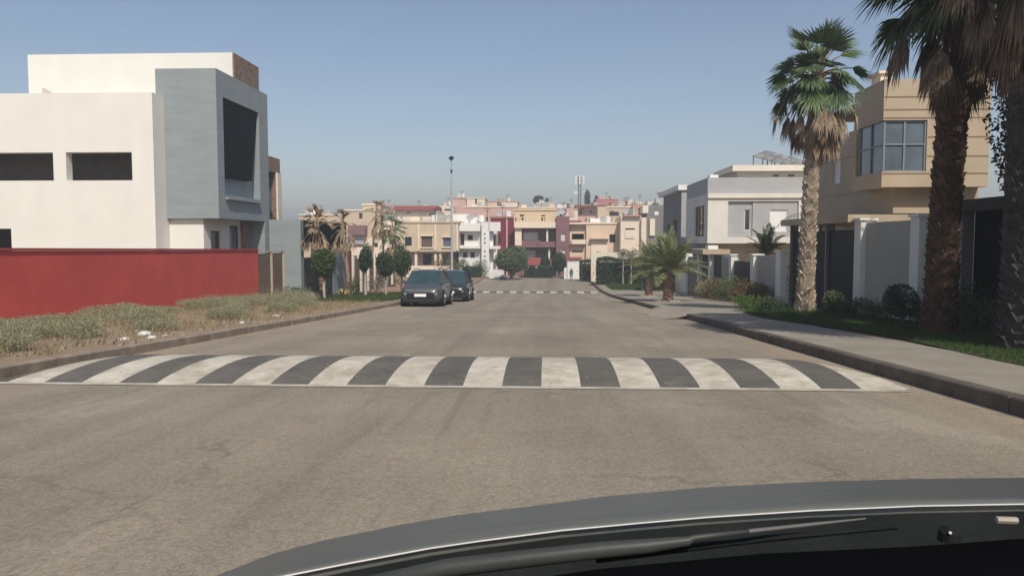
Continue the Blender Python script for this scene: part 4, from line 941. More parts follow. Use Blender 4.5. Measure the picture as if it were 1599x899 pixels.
def clutter():
    rs = random.Random(4); done = 0
    for root in [o for o in C.objects if o.name.startswith('house') and o.parent is None and o.location.y > 85]:
        walls = [c for c in root.children if c.type == 'MESH' and len(c.data.polygons) > 5 and c.name.split('.')[0] in ('wall', 'main_wing', 'upper_floor', 'tower', 'pink_block', 'right_wing')]
        if not walls: continue
        c = walls[0]; vs = [v.co for v in c.data.vertices]; o = ORG[root]
        x0, x1 = min(v.x for v in vs)+o.x, max(v.x for v in vs)+o.x; y0 = min(v.y for v in vs)+o.y; z1 = max(v.z for v in vs)+o.z+.004
        w_ = x1-x0
        x = x0+w_*rs.uniform(.12, .3); MB().box(x, x+rs.uniform(1.0, 1.8), y0+2.5, y0+4.5, z1, z1+rs.uniform(.6, 1.1)).build('stair_hut', rs.choice([CREAM, LPEACH, PINK, TERRA, PUREW]), root)
        x = x0+w_*rs.uniform(.55, .75); MB().tube([(x, y0+1.8, z1+.15), (x, y0+1.8, z1+.95)], .38, 12).build('water_tank', rs.choice([PUREW, GREY, MAUVE]), root)
        x = x0+w_*rs.uniform(.4, .9); a = MB().tube([(x, y0+1.2, z1), (x, y0+1.2, z1+1.7)], .03, 5)
        for k in range(3): a.tube([(x-.4+.08*k, y0+1.2, z1+1.65-.14*k), (x+.4-.08*k, y0+1.2, z1+1.65-.14*k)], .018, 4)
        a.build('antenna', DARK, root)
        x = x0+w_*rs.uniform(.1, .9); d = MB(); cc = Vector((x, y0+.6, z1+.55)); dn = Vector((.3, -.8, .5)).normalized(); p = dn.orthogonal().normalized(); q = dn.cross(p)
        d.grid([[cc+dn*(.02*k*k-.05)+(p*math.cos(j*math.pi/6)+q*math.sin(j*math.pi/6))*.42*max(.02, k/3) for j in range(13)] for k in range(4)]); d.tube([cc, (x, y0+.7, z1)], .03, 5)
        d.build('satellite_dish', GREY, root)
clutter()
# mobile phone mast
Ym = 205; bx = P(905, 300, Ym).x; gm = GZ(Ym); ms = empty('phone_mast', (bx, Ym, gm), 'slim grey mobile phone mast with white panel antennas on the skyline', 'mast')
mb = MB(); zt_ = P(905, 276, Ym).z
for (a, b) in ((-.35,-.35),(.35,-.35),(.35,.35),(-.35,.35)): mb.tube([(bx+a, Ym+b, gm), (bx+a*.8, Ym+b*.8, zt_)], .15, 5)
z = gm; k = 0
while z < zt_-1.2:
    s_ = 1 if k % 2 else -1; mb.tube([(bx-.33*s_, Ym-.35, z), (bx+.33*s_, Ym-.35, z+1.2)], .05, 4); mb.tube([(bx+.35, Ym-.33*s_, z), (bx+.35, Ym+.33*s_, z+1.2)], .05, 4); z += 1.2; k += 1
mb.build('lattice', mat('mast_steel', (.16, .17, .19), .6, .1, 3, 0), ms)
for a in (-1.0, 0, 1.0):
    MB().box(bx+a-.22, bx+a+.22, Ym-.9, Ym-.6, P(905, 288, Ym).z, zt_+.3).build('antenna_panel', FRAMEW, ms)
MB().box(bx-1.2, bx+1.2, Ym-.6, Ym-.45, P(905, 283, Ym).z, P(905, 282, Ym).z).build('antenna_bracket', MATS['mast_steel'], ms)
MB().tube([(bx-1.0, Ym-.7, P(905, 301, Ym).z), (bx-1.0, Ym-.4, P(905, 301, Ym).z)], .45, 12).build('dish', FRAMEW, ms)
# skyline trees
def sky_tree(name, px, ptop, pbot, wpx, Y, label, m, **k):
    g = Vector((P(px, 330, Y).x, Y, GZ(Y))); sc = FPX/Y; H = P(px, ptop, Y).z-g.z; ch = (pbot-ptop)/sc
    return tree(name, g, H, ch, wpx/sc/2, label, m=m, **k)
DIST = mat('distant_leaf', (.045, .06, .035), .8, .15, 4, 0, island=.3)
sky_tree('skyline_tree', 840, 304, 320, 17, 196, 'dark round tree on the skyline above the mauve house', DIST, n=900, ls=.5, rough=.5, tr=.25)
sky_tree('skyline_tree', 854, 309, 319, 7, 196, 'tiny dark tree top just right of the round skyline tree', DIST, n=300, ls=.4, rough=.5, tr=.2)
sky_tree('conifer', 917, 296, 325, 10, 188, 'pointed conifer on the skyline just right of the mast', DIST, n=900, ls=.4, rough=.3, tr=.25)
sky_tree('skyline_tree', 931, 305, 316, 5, 186, 'thin palm-like tree top on the skyline right of the conifer', DIST, n=200, ls=.4, tr=.12)
sky_tree('skyline_tree', 975, 313, 322, 14, 210, 'ragged low tree on the skyline above the brick-coloured house', DIST, n=400, ls=.45, rough=.6, tr=.2)
# mid-distance greenery
def gtree(name, px, pb, ptop, pcb, wpx, Y, label, **k):
    g = Vector((P(px, 400, Y).x, Y, GZ(Y)+.08)); sc = FPX/Y; H = P(px, ptop, Y).z-g.z; return tree(name, g, H, (pcb-ptop)/sc, wpx/sc/2, label, **k)
gtree('olive_tree', 799, 430, 386, 427, 48, 82, 'round olive-green tree in front of the maroon block', m=LEAF3, n=7000, ls=.28, rough=.35, tr=.22)
gtree('clipped_conifer', 851, 428, 396, 427, 17, 88, 'left of two dark upright clipped trees before the mauve house', m=LEAF2, n=2600, ls=.24, tr=.12, rough=.15)
gtree('clipped_conifer', 873, 428, 394, 426, 21, 87, 'right of two dark upright clipped trees, at the foot of the mauve tower', m=LEAF2, n=3000, ls=.24, tr=.12, rough=.15)
gg = GZ(86)
hedge((P(820, 420, 86).x, 86.5, gg), (P(862, 420, 86).x, 86.5, gg), 1.2, 1.3, 'low dark hedge below the red porch roof of the mauve house', n=2600, ls=.2)
hedge((P(722, 420, 84).x, 84.5, gg), (P(750, 420, 84).x, 84.5, gg), 1.0, 1.2, 'dark hedge in front of the white house, right of the black SUV', n=2000, ls=.2)
shrub('garden_shrub', (P(697, 410, 85).x, 85.5, gg), 2.0, 2.6, 'yellow-green garden bush under the overhang of the beige house', mat('yellow_green_leaf', (.17, .17, .055), .7, .15, 6, 0, island=.35, trans=.2), 2200, .22)
shrub('garden_shrub', (P(748, 410, 85).x, 85.8, gg), 1.0, 2.2, 'grey-green bush at the foot of the white stair tower', LEAF3, 1200, .2)
shrub('garden_shrub', (P(717, 405, 86).x, 86.6, gg), 1.2, 2.4, 'dark leafy bush between the beige and white houses', LEAF2, 1400, .2)
wl = long_wall('garden_wall', 0, 0, 1, 0, 0, .2, TAN, 'x') if False else None
gw = MB().box(P(634, 410, 84).x, P(702, 410, 84).x, 84, 84.25, gg-.2, P(660, 415, 84).z).build('garden_wall', LPEACH, loc=(P(665, 410, 84).x, 84, gg)); tag(gw, 'low pale garden wall in front of the beige house, above the parked cars', 'wall')
# white kiosk cabin at the bend
wb = empty('white_gatehouse', (P(895, 415, 84).x, 84, GZ(84)), 'small white gate hut with a reddish top at the end of the road', 'hut')
MB().box(P(886, 410, 84).x, P(907, 410, 84).x, 84, 86.3, GZ(84), P(895, 405, 84).z).build('wall', PUREW, wb)
MB().box(P(884, 410, 84).x, P(909, 410, 84).x, 83.8, 86.4, P(895, 405, 84).z+.003, P(895, 402, 84).z).build('roof', REDT, wb)
MB().box(P(881, 410, 84).x, P(885.9, 410, 84).x, 84.2, 84.6, GZ(84), P(895, 418, 84).z).build('side_wall', PUREW, wb)

# right mid-distance: hedges, wall, saplings
gr = GZ(72)+KH
hedge((P(968, 430, 72).x-2.1, 71.5, gr), (P(968, 430, 72).x+2.1, 71.5, gr), 2.4, P(960, 405, 71).z-gr, 'large clipped dark green hedge block beside the right pavement', n=9000, ls=.17)
hedge((P(925, 420, 79).x-1.2, 79.6, GZ(80)+KH), (P(925, 420, 79).x+2.3, 79.6, GZ(80)+KH), 1.6, 1.9, 'smaller dark hedge behind the large hedge, near the white hut', n=3500, ls=.19)
gw = MB().box(P(923, 400, 77).x, P(1000, 400, 77).x, 77, 77.3, GZ(77), P(960, 394, 77).z).build('garden_wall', CREAM, loc=(P(960, 400, 77).x, 77, GZ(77))); tag(gw, 'pale garden wall showing above the large dark hedge', 'wall')
shrub('climbing_shrub', (P(955, 394, 77.6).x, 77.9, GZ(77)), 3.0, P(960, 390, 77).z-GZ(77), 'strip of yellow-green creeper along the top of the pale garden wall', MATS['yellow_green_leaf'], 1800, .2)
for px, lb in ((973, 'left of two thin saplings in front of the dark hedge'), (986, 'right of two thin saplings in front of the dark hedge')):
    g = GP(px, 446); sc = FPX/g.y
    tree('sapling', g, P(px, 387, g.y).z-g.z, 1.3, .75, lb, m=MATS['yellow_green_leaf'], n=420, ls=.14, tr=.045, trunkm=PALE_TRUNK, group='saplings on the right pavement', rough=.5)
mb = MB()
for _ in range(900):
    x, y = rnd(P(948, 440, 68).x, P(1000, 440, 68).x), rnd(62, 69.8); blades(mb, x, y, GZ(y)+KH, 5, .22, .14, .025, .4)
tag(mb.build('verge_grass', GRASS), 'strip of green grass at the foot of the large hedge', 'grass', kind='stuff')
g = GP(1023, 446); tag(MB().tube([g, g+Vector((.12, 0, .95))], .07, 8).build('white_post', PUREW, loc=g), 'short white leaning post left of the young date palm', 'post')
hedge((P(1005, 430, 60).x, 61.0, GZ(60)+KH), (P(1070, 430, 60).x+.6, 61.0, GZ(60)+KH), 1.0, 1.5, 'low green hedge seen behind the trunks of the date palms', m=LEAF3, n=2600, ls=.15)

# ================================================================== RIGHT HOUSES
# far grey house with white cornice
h = House('grey_house', 'grey house with a thick white cornice, left of the cream-framed house', 66, px=1075)
xA = h.X(1066); gA = GZ(66)
zc = h.Z(298)
volume(h.root, 'wall', DGREY, xA, xA+5, 66, 77, gA, zc, left=[(69, 71, h.Z(375), h.Z(342), 'dark'), (73, 74.5, h.Z(375), h.Z(348), 'dark')], depth=.3)
MB().box(xA-.5, xA+5.2, 65.6, 77.2, zc+.003, h.Z(290)).build('cornice', PUREW, h.root)
MB().box(xA-.18, xA+1.3, 65.8, 65.997, gA, zc).build('lit_front_face', GREY, h.root)  # lighter grey on the front, its sunlit look put into the colour
# cream-framed grey house
h = House('framed_house', 'cream and grey modern house with solar panels on its roof, behind the nearest tall palm', 54, px=1170)
xB = h.X(1104.5); gB = GZ(55); xE = 24.0; F = 54.0
z_t, z_b = h.Z(302, px=1170), h.Z(380, px=1170)
ih = [(h.X(1136), h.X(1246), h.Z(370), h.Z(315), 'open')]
volume(h.root, 'cream_frame', OFFW, xB, xE, F, 62.3, z_b, z_t, front=ih, left=[(55.2, 58.8, h.Z(369), h.Z(320), 'dark')], depth=.22)
# inner grey panels
xm = h.X(1175)
volume(h.root, 'grey_panel', GREY, h.X(1136)+.01, xm, F+.22, F+.5, h.Z(370)+.01, h.Z(315)-.01, front=[(h.X(1163), h.X(1172.5), h.Z(360), h.Z(327.5), 'darkw')], depth=.1)
volume(h.root, 'grey_panel', GREY, xm+.003, h.X(1246)-.01, F+.12, F+.5, h.Z(370)+.01, h.Z(315)-.01, front=[(h.X(1202), h.X(1230), h.Z(362), h.Z(328), 'white')], depth=.1)
MB().box(xB-.004+.01, xE, F-.12, F-.003, z_t-.35, z_t-.28).build('beige_strip', BEIGE, h.root)  # thin beige strip projecting just below the frame top
MB().box(xB+.02, xE, F+.25, 62.2, z_t+.003, h.Z(278)).build('parapet', GREY, h.root)
volume(h.root, 'penthouse', CREAM, h.X(1150, 57), xE-1, 57, 62, h.Z(278)+.003, h.Z(266, 57), front=[(h.X(1205, 57), h.X(1214, 57), h.Z(277.6, 57), h.Z(274, 57), 'dark'), (h.X(1228, 57), h.X(1238, 57), h.Z(277.6, 57), h.Z(274, 57), 'dark')], depth=.1)
MB().box(h.X(1141, 56.4), xE-.8, 56.2, 62.4, h.Z(270, 57)+.003, h.Z(261, 57)).build('penthouse_roof', CREAM, h.root)
MB().box(h.X(1107, 55.5), h.X(1120, 55.5), 55.5, 56.4, h.Z(280), h.Z(271.5)).build('chimney', PUREW, h.root)
volume(h.root, 'ground_floor', BEIGE, xB+1.0, xE, F+1.5, 62, gB-.2, z_b-.003, front=[(h.X(1150), h.X(1185), gB+.9, gB+2.2, 'dark')], depth=.2)
# solar panels: a tilted array on legs
A, B, Cc, D = P(1176, 245, 57.2), P(1198, 236, 59.2), P(1268, 256, 59.2), P(1262, 268, 57.2)
n_ = (B-A).cross(D-A).normalized()*.07
mb = MB(); mb.face([A, D, Cc, B]); mb.face([A-n_, B-n_, Cc-n_, D-n_])
for u, v in ((A, B), (B, Cc), (Cc, D), (D, A)): mb.face([u, u-n_, v-n_, v])
so = mb.build('solar_panel', mat('solar_cells', (.34, .34, .33), .4, .3, 1.2, 0, spec=.6), h.root)
mb = MB()
for k in range(6):
    t = k/6; mb.tube([A.lerp(D, t)+Vector((0,-.03,.05)), B.lerp(Cc, t)+Vector((0,-.03,.05))], .04, 4)
mb.tube([A.lerp(B, .5)+Vector((0,-.03,.05)), D.lerp(Cc, .5)+Vector((0,-.03,.05))], .04, 4); mb.build('panel_frame', mat('alu_frame', (.16, .16, .16), .5, .1, 3, 0), so)
mb = MB(); zr_ = h.Z(261, 57)
for k in range(6):
    t = k/6
    for U, V in ((A, D), (B, Cc)):
        p = U.lerp(V, t)-n_
        if p.z > zr_+.1: mb.tube([p, Vector((p.x, p.y, zr_))], .045, 4)
mb.build('panel_rack', MATS['alu_frame'], h.root)

# its garden wall: piers, gate and portal, along the pavement
gx_ = 10.0
gd = empty('garden_wall', (gx_, 44, GZ(44)+KH), 'grey-brown garden wall with white-faced piers and a dark gate in front of the cream-framed house', 'wall')
def pier(root, y, hgt, w=.55, m=WHITE, out=.0, x=gx_, name='pier', cap=True):
    p = MB().box(x-out-.02, x+.35, y, y+w, GZ(y)-.1, hgt).build(name, m, root)
    if cap: MB().box(x-out-.07, x+.40, y-.05, y+w+.05, hgt+.002, hgt+.08).build('cap', m, p)
def seg(root, y0, y1, hgt, m=GWALL, x=gx_, name='wall_panel', th=.22, off=.05):
    mb = MB().box(x+off, x+off+th, y0+.003, y1-.003, GZ(y1)-.2, hgt); return mb.build(name, m, root)
zg = P(1205, 394, 33.2).z
pier(gd, 33.0, zg, .7, out=.08); MB().box(gx_, gx_+.3, 32.2, 32.6, zg+.003-.6, zg+.3).build('letter_box', GREY, gd) if False else None
seg(gd, 33.7, 37.2, P(1185, 399, 36).z); pier(gd, 37.2, P(1180, 399, 37.4).z, out=.1)
seg(gd, 37.75, 41.6, P(1150, 408, 40).z-.0, DARK, name='gate'); pier(gd, 41.6, P(1135, 399, 42).z, out=.1)
seg(gd, 42.15, 44.6, P(1125, 400, 43.5).z); seg(gd, 44.6, 46.6, P(1112, 398, 45.5).z, DARK, name='door')
pier(gd, 46.6, P(1104, 399, 47).z, .6, out=.15); pier(gd, 50.0, P(1092, 399, 50).z, .6, out=.15)
seg(gd, 47.2, 50.0, P(1097, 399, 48).z, DARK, name='gate')
MB().box(gx_-.7, gx_+.9, 46.2, 50.9, P(1095, 399, 48).z+.11, P(1095, 392, 48).z+.12).build('portal_slab', BEIGE, gd)
MB().box(gx_-.1, gx_+.5, 47.6, 48.4, P(1095, 392, 48).z+.123, P(1098, 383, 48).z).build('portal_block', PUREW, gd)
seg(gd, 50.6, 55.0, P(1083, 402, 52).z, DGREY); pier(gd, 55.0, P(1078, 395, 55).z, .6, out=.1)
seg(gd, 55.6, 64, P(1070, 402, 60).z, CREAM)

# beige house on the right
hb = empty('beige_house', (15, 31, GZ(31)+KH), 'beige panelled house with a corner glass bay behind the two tall palms', 'house')
Yf, XBb = 28.0, P(1379, 200, 28).x; gC = GZ(28)+KH
ztc = P(1379, 124, 28).z; xEr = P(1546, 200, 28).x
zg1, zg0 = P(1379, 188, 28).z, P(1379, 268, 28).z; zlow = P(1379, 292, 28).z
xg = P(1447, 230, 28).x
def corner_bay():
    mb = MB(); X, Y, Z = Vector((1,0,0)), Vector((0,1,0)), Vector((0,0,1)); ye = 30.6
    face_holes(mb, Vector((XBb,Yf,zlow)), X, Z, xEr-XBb, ztc-zlow, [(0.0, xg-XBb, zg0-zlow, zg1-zlow)], -Y, .2, True)
    face_holes(mb, Vector((XBb,Yf,zlow)), Y, Z, ye-Yf, ztc-zlow, [(0.0, 2.35, zg0-zlow, zg1-zlow)], -X, .2, True)
    mb.face([(xEr,Yf,zlow),(xEr,38,zlow),(xEr,38,ztc),(xEr,Yf,ztc)]); mb.face([(XBb,Yf,ztc),(xEr,Yf,ztc),(xEr,38,ztc),(XBb+.9,38,ztc),(XBb+.9,ye,ztc),(XBb,ye,ztc)])
    mb.face([(XBb,Yf,zlow),(XBb,ye,zlow),(xEr,ye,zlow),(xEr,Yf,zlow)]); mb.face([(XBb,ye,zlow),(XBb,ye,ztc),(XBb+.9,ye,ztc),(XBb+.9,ye,zlow)])
    mb.build('upper_floor', BEIGE, hb)
    gl = MB(); gl.box(XBb+.10, xg, Yf+.10, Yf+.13, zg0, zg1); gl.box(XBb+.10, XBb+.13, Yf+.13, Yf+2.2, zg0, zg1)
    fm = MB()
    for x in (XBb+.05, (XBb+xg)/2-.02, xg-.06): fm.box(x, x+.06, Yf+.05, Yf+.098, zg0+.002, zg1-.002)
    zm = zg0+(zg1-zg0)*.52
    for z in (zg0+.002, zm, zg1-.06): fm.box(XBb+.115, xg-.062, Yf+.052, Yf+.096, z, z+.05)
    for y in (Yf+1.1, Yf+2.12): fm.box(XBb+.05, XBb+.098, y, y+.06, zg0+.002, zg1-.002)
    for z in (zm,): fm.box(XBb+.052, XBb+.096, Yf+.12, Yf+2.1, z, z+.05)
    wo = fm.build('window', mat('grey_window_frame', (.22, .25, .27), .5, .05, 2, 0), hb); gl.build('pane', GLASSB, wo)
corner_bay()
# grooves between the cladding panels (real thin strips)
mb = MB()
for py in (152, 172, 188-3, 215, 245, 272): 
    z = P(1500, py, 28).z; x0_ = xg+.01 if zg0 < z < zg1 else XBb
    mb.box(x0_+.02, xEr-.02, Yf-.006, Yf-.002, z, z+.05)
mb.build('panel_joint', mat('joint_brown', (.24, .17, .11), .9, .1, 2, 0), hb)
XS = XBb+.9
volume(hb, 'side_wing', BEIGE, XS, xEr-.05, 30.62, 38.0, zlow-.9, ztc-1.1, left=[(34.3, 35.2, zlow+.6, ztc-2.0, 'white')], depth=.15)
mb = MB()
for z in (zlow, zlow+1.6, zlow+3.2): mb.box(XS-.006, XS-.002, 30.65, 37.9, z, z+.035)
mb.build('panel_joint', MATS['joint_brown'], hb)
volume(hb, 'ground_floor', BEIGE, XS+.4, xEr-.1, 29.0, 38, gC-.3, zlow-.92, front=[(14.2, 15.6, gC+.8, gC+2.2, 'dark')], left=[(33, 35, gC+.2, gC+2.3, 'dark')], depth=.2)
MB().box(XS-.2, xEr+.02, 28.62, 38.1, zlow-.91, zlow-.003).build('floor_band', BEIGE, hb)
# chimney
zc0 = ztc; cx0, cx1 = P(1362, 120, 30).x, P(1384, 120, 30).x
ch_ = MB().box(cx0+.1, cx1, 29.5, 30.3, ztc+.003, ztc+.50).build('chimney', LPEACH, hb)
MB().box(cx0-.0, cx1+.12, 29.4, 30.4, ztc+.503, ztc+.60).build('chimney_cap', LPEACH, ch_)
# garden wall of the beige house with two white piers
gc = empty('garden_wall', (gx_, 23, GZ(23)+KH), 'tall grey garden wall panel between two white-topped piers, in the shade', 'wall')
ztw = P(1380, 343, 23).z
seg(gc, 21.4, 24.7, ztw-.05)
pier(gc, 24.7, ztw+.02, .5, out=.10); pier(gc, 20.9, ztw+.02, .5, out=.10)
gt = empty('driveway_gate', (gx_, 29, GZ(29)+KH), 'black metal driveway gate in a dark frame behind the nearest tall palm', 'gate')
mb = MB(); y = 25.35
while y < 32.0: mb.box(gx_+.1, gx_+.14, y, y+.09, GZ(y)+.1, P(1310, 360, 28).z); y += .125
mb.build('bars', DARK, gt); MB().box(gx_+.141, gx_+.17, 25.3, 32, GZ(29)-.3, P(1310, 362, 28).z).build('backing_sheet', BLACKP, gt)
for y in (25.22, 28.0, 32.0): MB().box(gx_, gx_+.3, y, y+.12 if y > 26 else y+.1, GZ(y)-.1, P(1310, 352, 28).z+.05).build('post', mat('grey_steel_post', (.20, .20, .20), .6, .08, 3, 0), gt)
MB().box(gx_-.3, gx_+2.2, 25.3, 32.4, P(1310, 352, 28).z+.053, P(1310, 352, 28).z+.3).build('gate_canopy', BEIGE, gt)
# dark entrance canopy further right
dc = empty('entrance_canopy', (gx_, 17, GZ(17)+KH), 'dark covered entrance with grey posts at the right edge beyond the second palm', 'canopy')
ztk = P(1540, 303, 16.5).z
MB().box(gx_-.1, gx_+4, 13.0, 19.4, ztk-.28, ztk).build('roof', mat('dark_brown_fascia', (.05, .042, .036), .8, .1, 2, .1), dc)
for y in (13.1, 16.0, 19.0): MB().box(gx_, gx_+.28, y, y+.3, GZ(y)-.1, ztk-.283).build('post', DGREY, dc)
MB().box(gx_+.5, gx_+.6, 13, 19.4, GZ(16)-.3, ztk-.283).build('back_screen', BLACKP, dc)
seg(dc, 9.0, 13.0, ztk-.6, DGREY, name='side_wall'); seg(dc, 19.35, 20.85, ztw-.4, DGREY, name='side_wall')

# unseen house added on the right to cast shade over the garden walls
nb = empty('shading_house', (17, 6, GZ(6)+KH), 'unseen beige house added at the right to shade the garden walls', 'house')
volume(nb, 'wall', BEIGE, 11.0, 22, -4, 15.4, GZ(0)-.9, 8.6, left=[(1, 3, 3.2, 4.6, 'dark'), (6, 8, 3.2, 4.6, 'dark'), (6, 8, .2, 1.6, 'dark')], front=[(13, 15, 3.2, 4.6, 'dark')])
MB().box(10.8, 22.2, -4.2, 15.6, 8.603, 8.85).build('roof', CREAM, nb)

# ---- tall palms
random.seed(21)
g = GP(1257, 489); Hh = P(1272, 122, g.y).z-g.z
fan_palm(g, Hh, .30, .19, 'tall palm with a pale knobbly trunk and brown skirt in front of the beige house', lean=(.22, 0), crown=1.08, green=46, deadn=28, scales=760, nb=27, bark=PALEB, stalk=.95, rad=.86)
random.seed(33)
g2 = GP(1466, 520); H2 = P(1480, -40, g2.y).z-g2.z
fan_palm(g2, H2, .33, .26, 'shaggy dark palm at the right with its crown cut by the top of the frame', lean=(.25, 0), crown=1.18, green=40, deadn=26, deadm=DEAD_SHADE, bark=BARK_SHADE, scales=820, nb=31)
random.seed(35)
random.seed(36)
g3 = Vector((7.75, 12.7, GZ(12.7)+KH)); fan_palm(g3, 7.2, .41, .38, 'broad dark grey palm trunk at the right edge of the frame, crown cut off', lean=(0, 0), crown=1.25, green=34, deadn=30, bark=mat('shaded_grey_palm_bark', (.065, .062, .057), .95, .22, 14, .5, 60, island=.35), scales=620, nb=25, deadm=DEAD_SHADE)  # the trunk's shade is put into the dark bark colour
fan_palm((9.5, 9.3, GZ(9.3)+KH), 8.8, .36, .28, 'unseen palm added outside the frame to shade the shaggy palm', crown=1.4, green=24, deadn=24, bark=BARK_SHADE, scales=200, nb=13)  # unseen palm put here so its crown shades the palm ahead
fan_palm((8.9, -1.5, GZ(-1.5)+KH), 8.0, .36, .28, 'unseen palm added behind the camera to cast crown shade', crown=1.4, green=24, deadn=24, bark=BARK_SHADE, scales=200, nb=13)  # unseen palm, added for the shade of its crown
# young date palms on the pavement
random.seed(5)
g = GP(1043, 470); date_palm(g, 1.35, 2.1, 'nearer young date palm with a bushy arching crown on the right pavement', 44)
tag(MB().tube([g-Vector((0,0,.05)), g+Vector((0,0,.05))], .75, 20).build('tree_ring', mat('pale_stone_ring', (.50, .44, .36), .9, .1, 3, .3), loc=g), 'pale stone ring around the foot of the nearer date palm', 'planter ring', 'stone rings around the date palms')
g = GP(1013, 462); date_palm(g, 1.45, 2.0, 'further young date palm left of the nearer one on the right pavement', 36)
tag(MB().tube([g-Vector((0,0,.05)), g+Vector((0,0,.05))], .7, 20).build('tree_ring', MATS['pale_stone_ring'], loc=g), 'pale stone ring around the foot of the further date palm', 'planter ring', 'stone rings around the date palms')
g = Vector((gx_+1.4, 40.5, GZ(40)+KH)); date_palm(g, 2.4, 1.5, 'small dark date palm inside the garden behind the white gate pier', 22, FAN, .15)
# bare arching frond by the white pier
g = Vector((gx_+.9, 31.0, GZ(31)+KH)); root = empty('garden_palm', g, 'thin young palm with one long arching frond before the bright window', 'palm tree'); mb = MB(); st = MB()
st.tube([g, g+Vector((0,0,2.0)), g+Vector((-.05,0,3.3))], [.06, .05, .03], 6)
p = g+Vector((-.05,0,3.2)); 
for az, L in ((math.pi, 1.7), (math.pi*1.1, 1.2), (.2, 1.2), (1.8, 1.1), (4.2, 1.2), (2.6, .9)):
    v = Vector((math.cos(az)*.6, math.sin(az)*.6, .8)).normalized(); q = p.copy()
    for k in range(14):
        q2 = q+v*(L/14*1.25); st.tube([q, q2], .012, 4, False); s_ = v.cross(Vector((0,0,1))).normalized()
        for sg in (-1, 1):
            e = (s_*sg+v*.5+Vector((0,0,-.6))).normalized(); mb.face([q, q+e*.16+v*.02, q+e*.32, q+e*.16-v*.01])
        q = q2; v = (v+Vector((0,0,-.17))).normalized()
st.build('stem', TRUNK, root); mb.build('fronds', FAN, root)

# ---- planting on the right
random.seed(9)
for i, (x, y, r, hh, mt, lb) in enumerate([
    (9.3, 36.2, .8, 1.15, DRYL, 'dry brown shrub against the garden wall, first from the white pier'), (9.2, 38.6, .95, 1.35, LEAF3, 'dark green shrub in the middle of the planting along the garden wall'),
    (9.1, 41.0, .9, 1.3, DRYL, 'dry brown shrub against the dark gate'), (9.2, 43.3, .9, 1.25, SCRUB, 'grey-green shrub before the far pier of the garden wall'),
    (9.2, 45.4, .9, 1.3, DRYL, 'brownish shrub at the foot of the portal of the garden wall'), (9.35, 34.3, .7, 1.0, DRYL, 'small twiggy brown shrub right beside the white pier')]):
    shrub('wall_shrub', (x, y, GZ(y)+KH), r, hh, lb, mt, 2400, .10, 'shrubs along the garden wall')
g = GP(1405, 505); tree('topiary_ball', g, 1.02, .86, .43, 'dark clipped topiary ball on a short stem between the two tall palms', 'topiary', m=LEAF2, n=4200, ls=.06, tr=.05, rough=.05, limbs=3, shell=.85)
g = GP(1301, 492); tree('topiary_ball', g, .82, .72, .38, 'smaller looser topiary ball just right of the nearest tall palm', 'topiary', m=LEAF3, n=2600, ls=.07, tr=.04, rough=.2, limbs=3)
for i, (px, py, r, hh, mt, lb) in enumerate([
    (1180, 486, .75, .6, mat('bright_green_leaf', (.11, .20, .045), .6, .15, 6, 0, island=.35, trans=.25), 'bright green low plant left of the nearest tall palm'), (1210, 488, .5, .6, LEAF2, 'dark little bush between the bright green plant and the nearest tall palm'),
    (1335, 497, .55, .65, LEAF2, 'leafy bush between the small topiary ball and the dark one'), (1365, 500, .55, .6, LEAF3, 'spiky green bush left of the dark topiary ball'),
    (1438, 503, .5, .6, LEAF2, 'low dark bush between the topiary ball and the shaggy palm'), (1510, 512, .7, 1.2, LEAF2, 'dark upright bush right of the shaggy palm'),
    (1550, 518, .7, .9, LEAF2, 'dark bush near the right edge of the frame'), (1590, 530, .8, 1.0, LEAF2, 'dark bush at the very right edge of the frame')]):
    shrub('garden_bush', GP(px, py), r, hh, lb, mt, 1500, .075, 'bushes on the right lawn')
tree('evergreen_tree', (12.6, 18.6, GZ(18.6)+KH), 8.6, 7.4, 1.9, 'dark dense evergreen tree rising behind the covered entrance at the right edge', m=mat('dark_evergreen_leaf', (.028, .04, .024), .8, .15, 6, 0, island=.4), n=16000, ls=.16, tr=.2, rough=.2, shell=.5)
# climber on the wall next to the white pier
g = Vector((gx_-.05, 31.0, GZ(31)+KH)); shrub('climber', g, .42, 2.3, 'leafy climber growing up between the white pier and the nearest tall palm', LEAF3, 1500, .09)
# lawn
mb = MB(); random.seed(3)
for _ in range(15000):
    y = 2+24*random.random(); x = rnd(6.50+.25*math.sin(y*.5), 9.65)
    blades(mb, x, y, GZ(y)+KH, 5, .085, .07, .006, .5)
for _ in range(900):
    y = rnd(23.2, 29); x = rnd(7.2-.25*(y-24)*0, 9.7); blades(mb, x, y, GZ(y)+KH, 8, .16, .12, .01, .5)
tag(mb.build('lawn', GRASS), 'green lawn strip under the palms on the right', 'grass', kind='stuff')

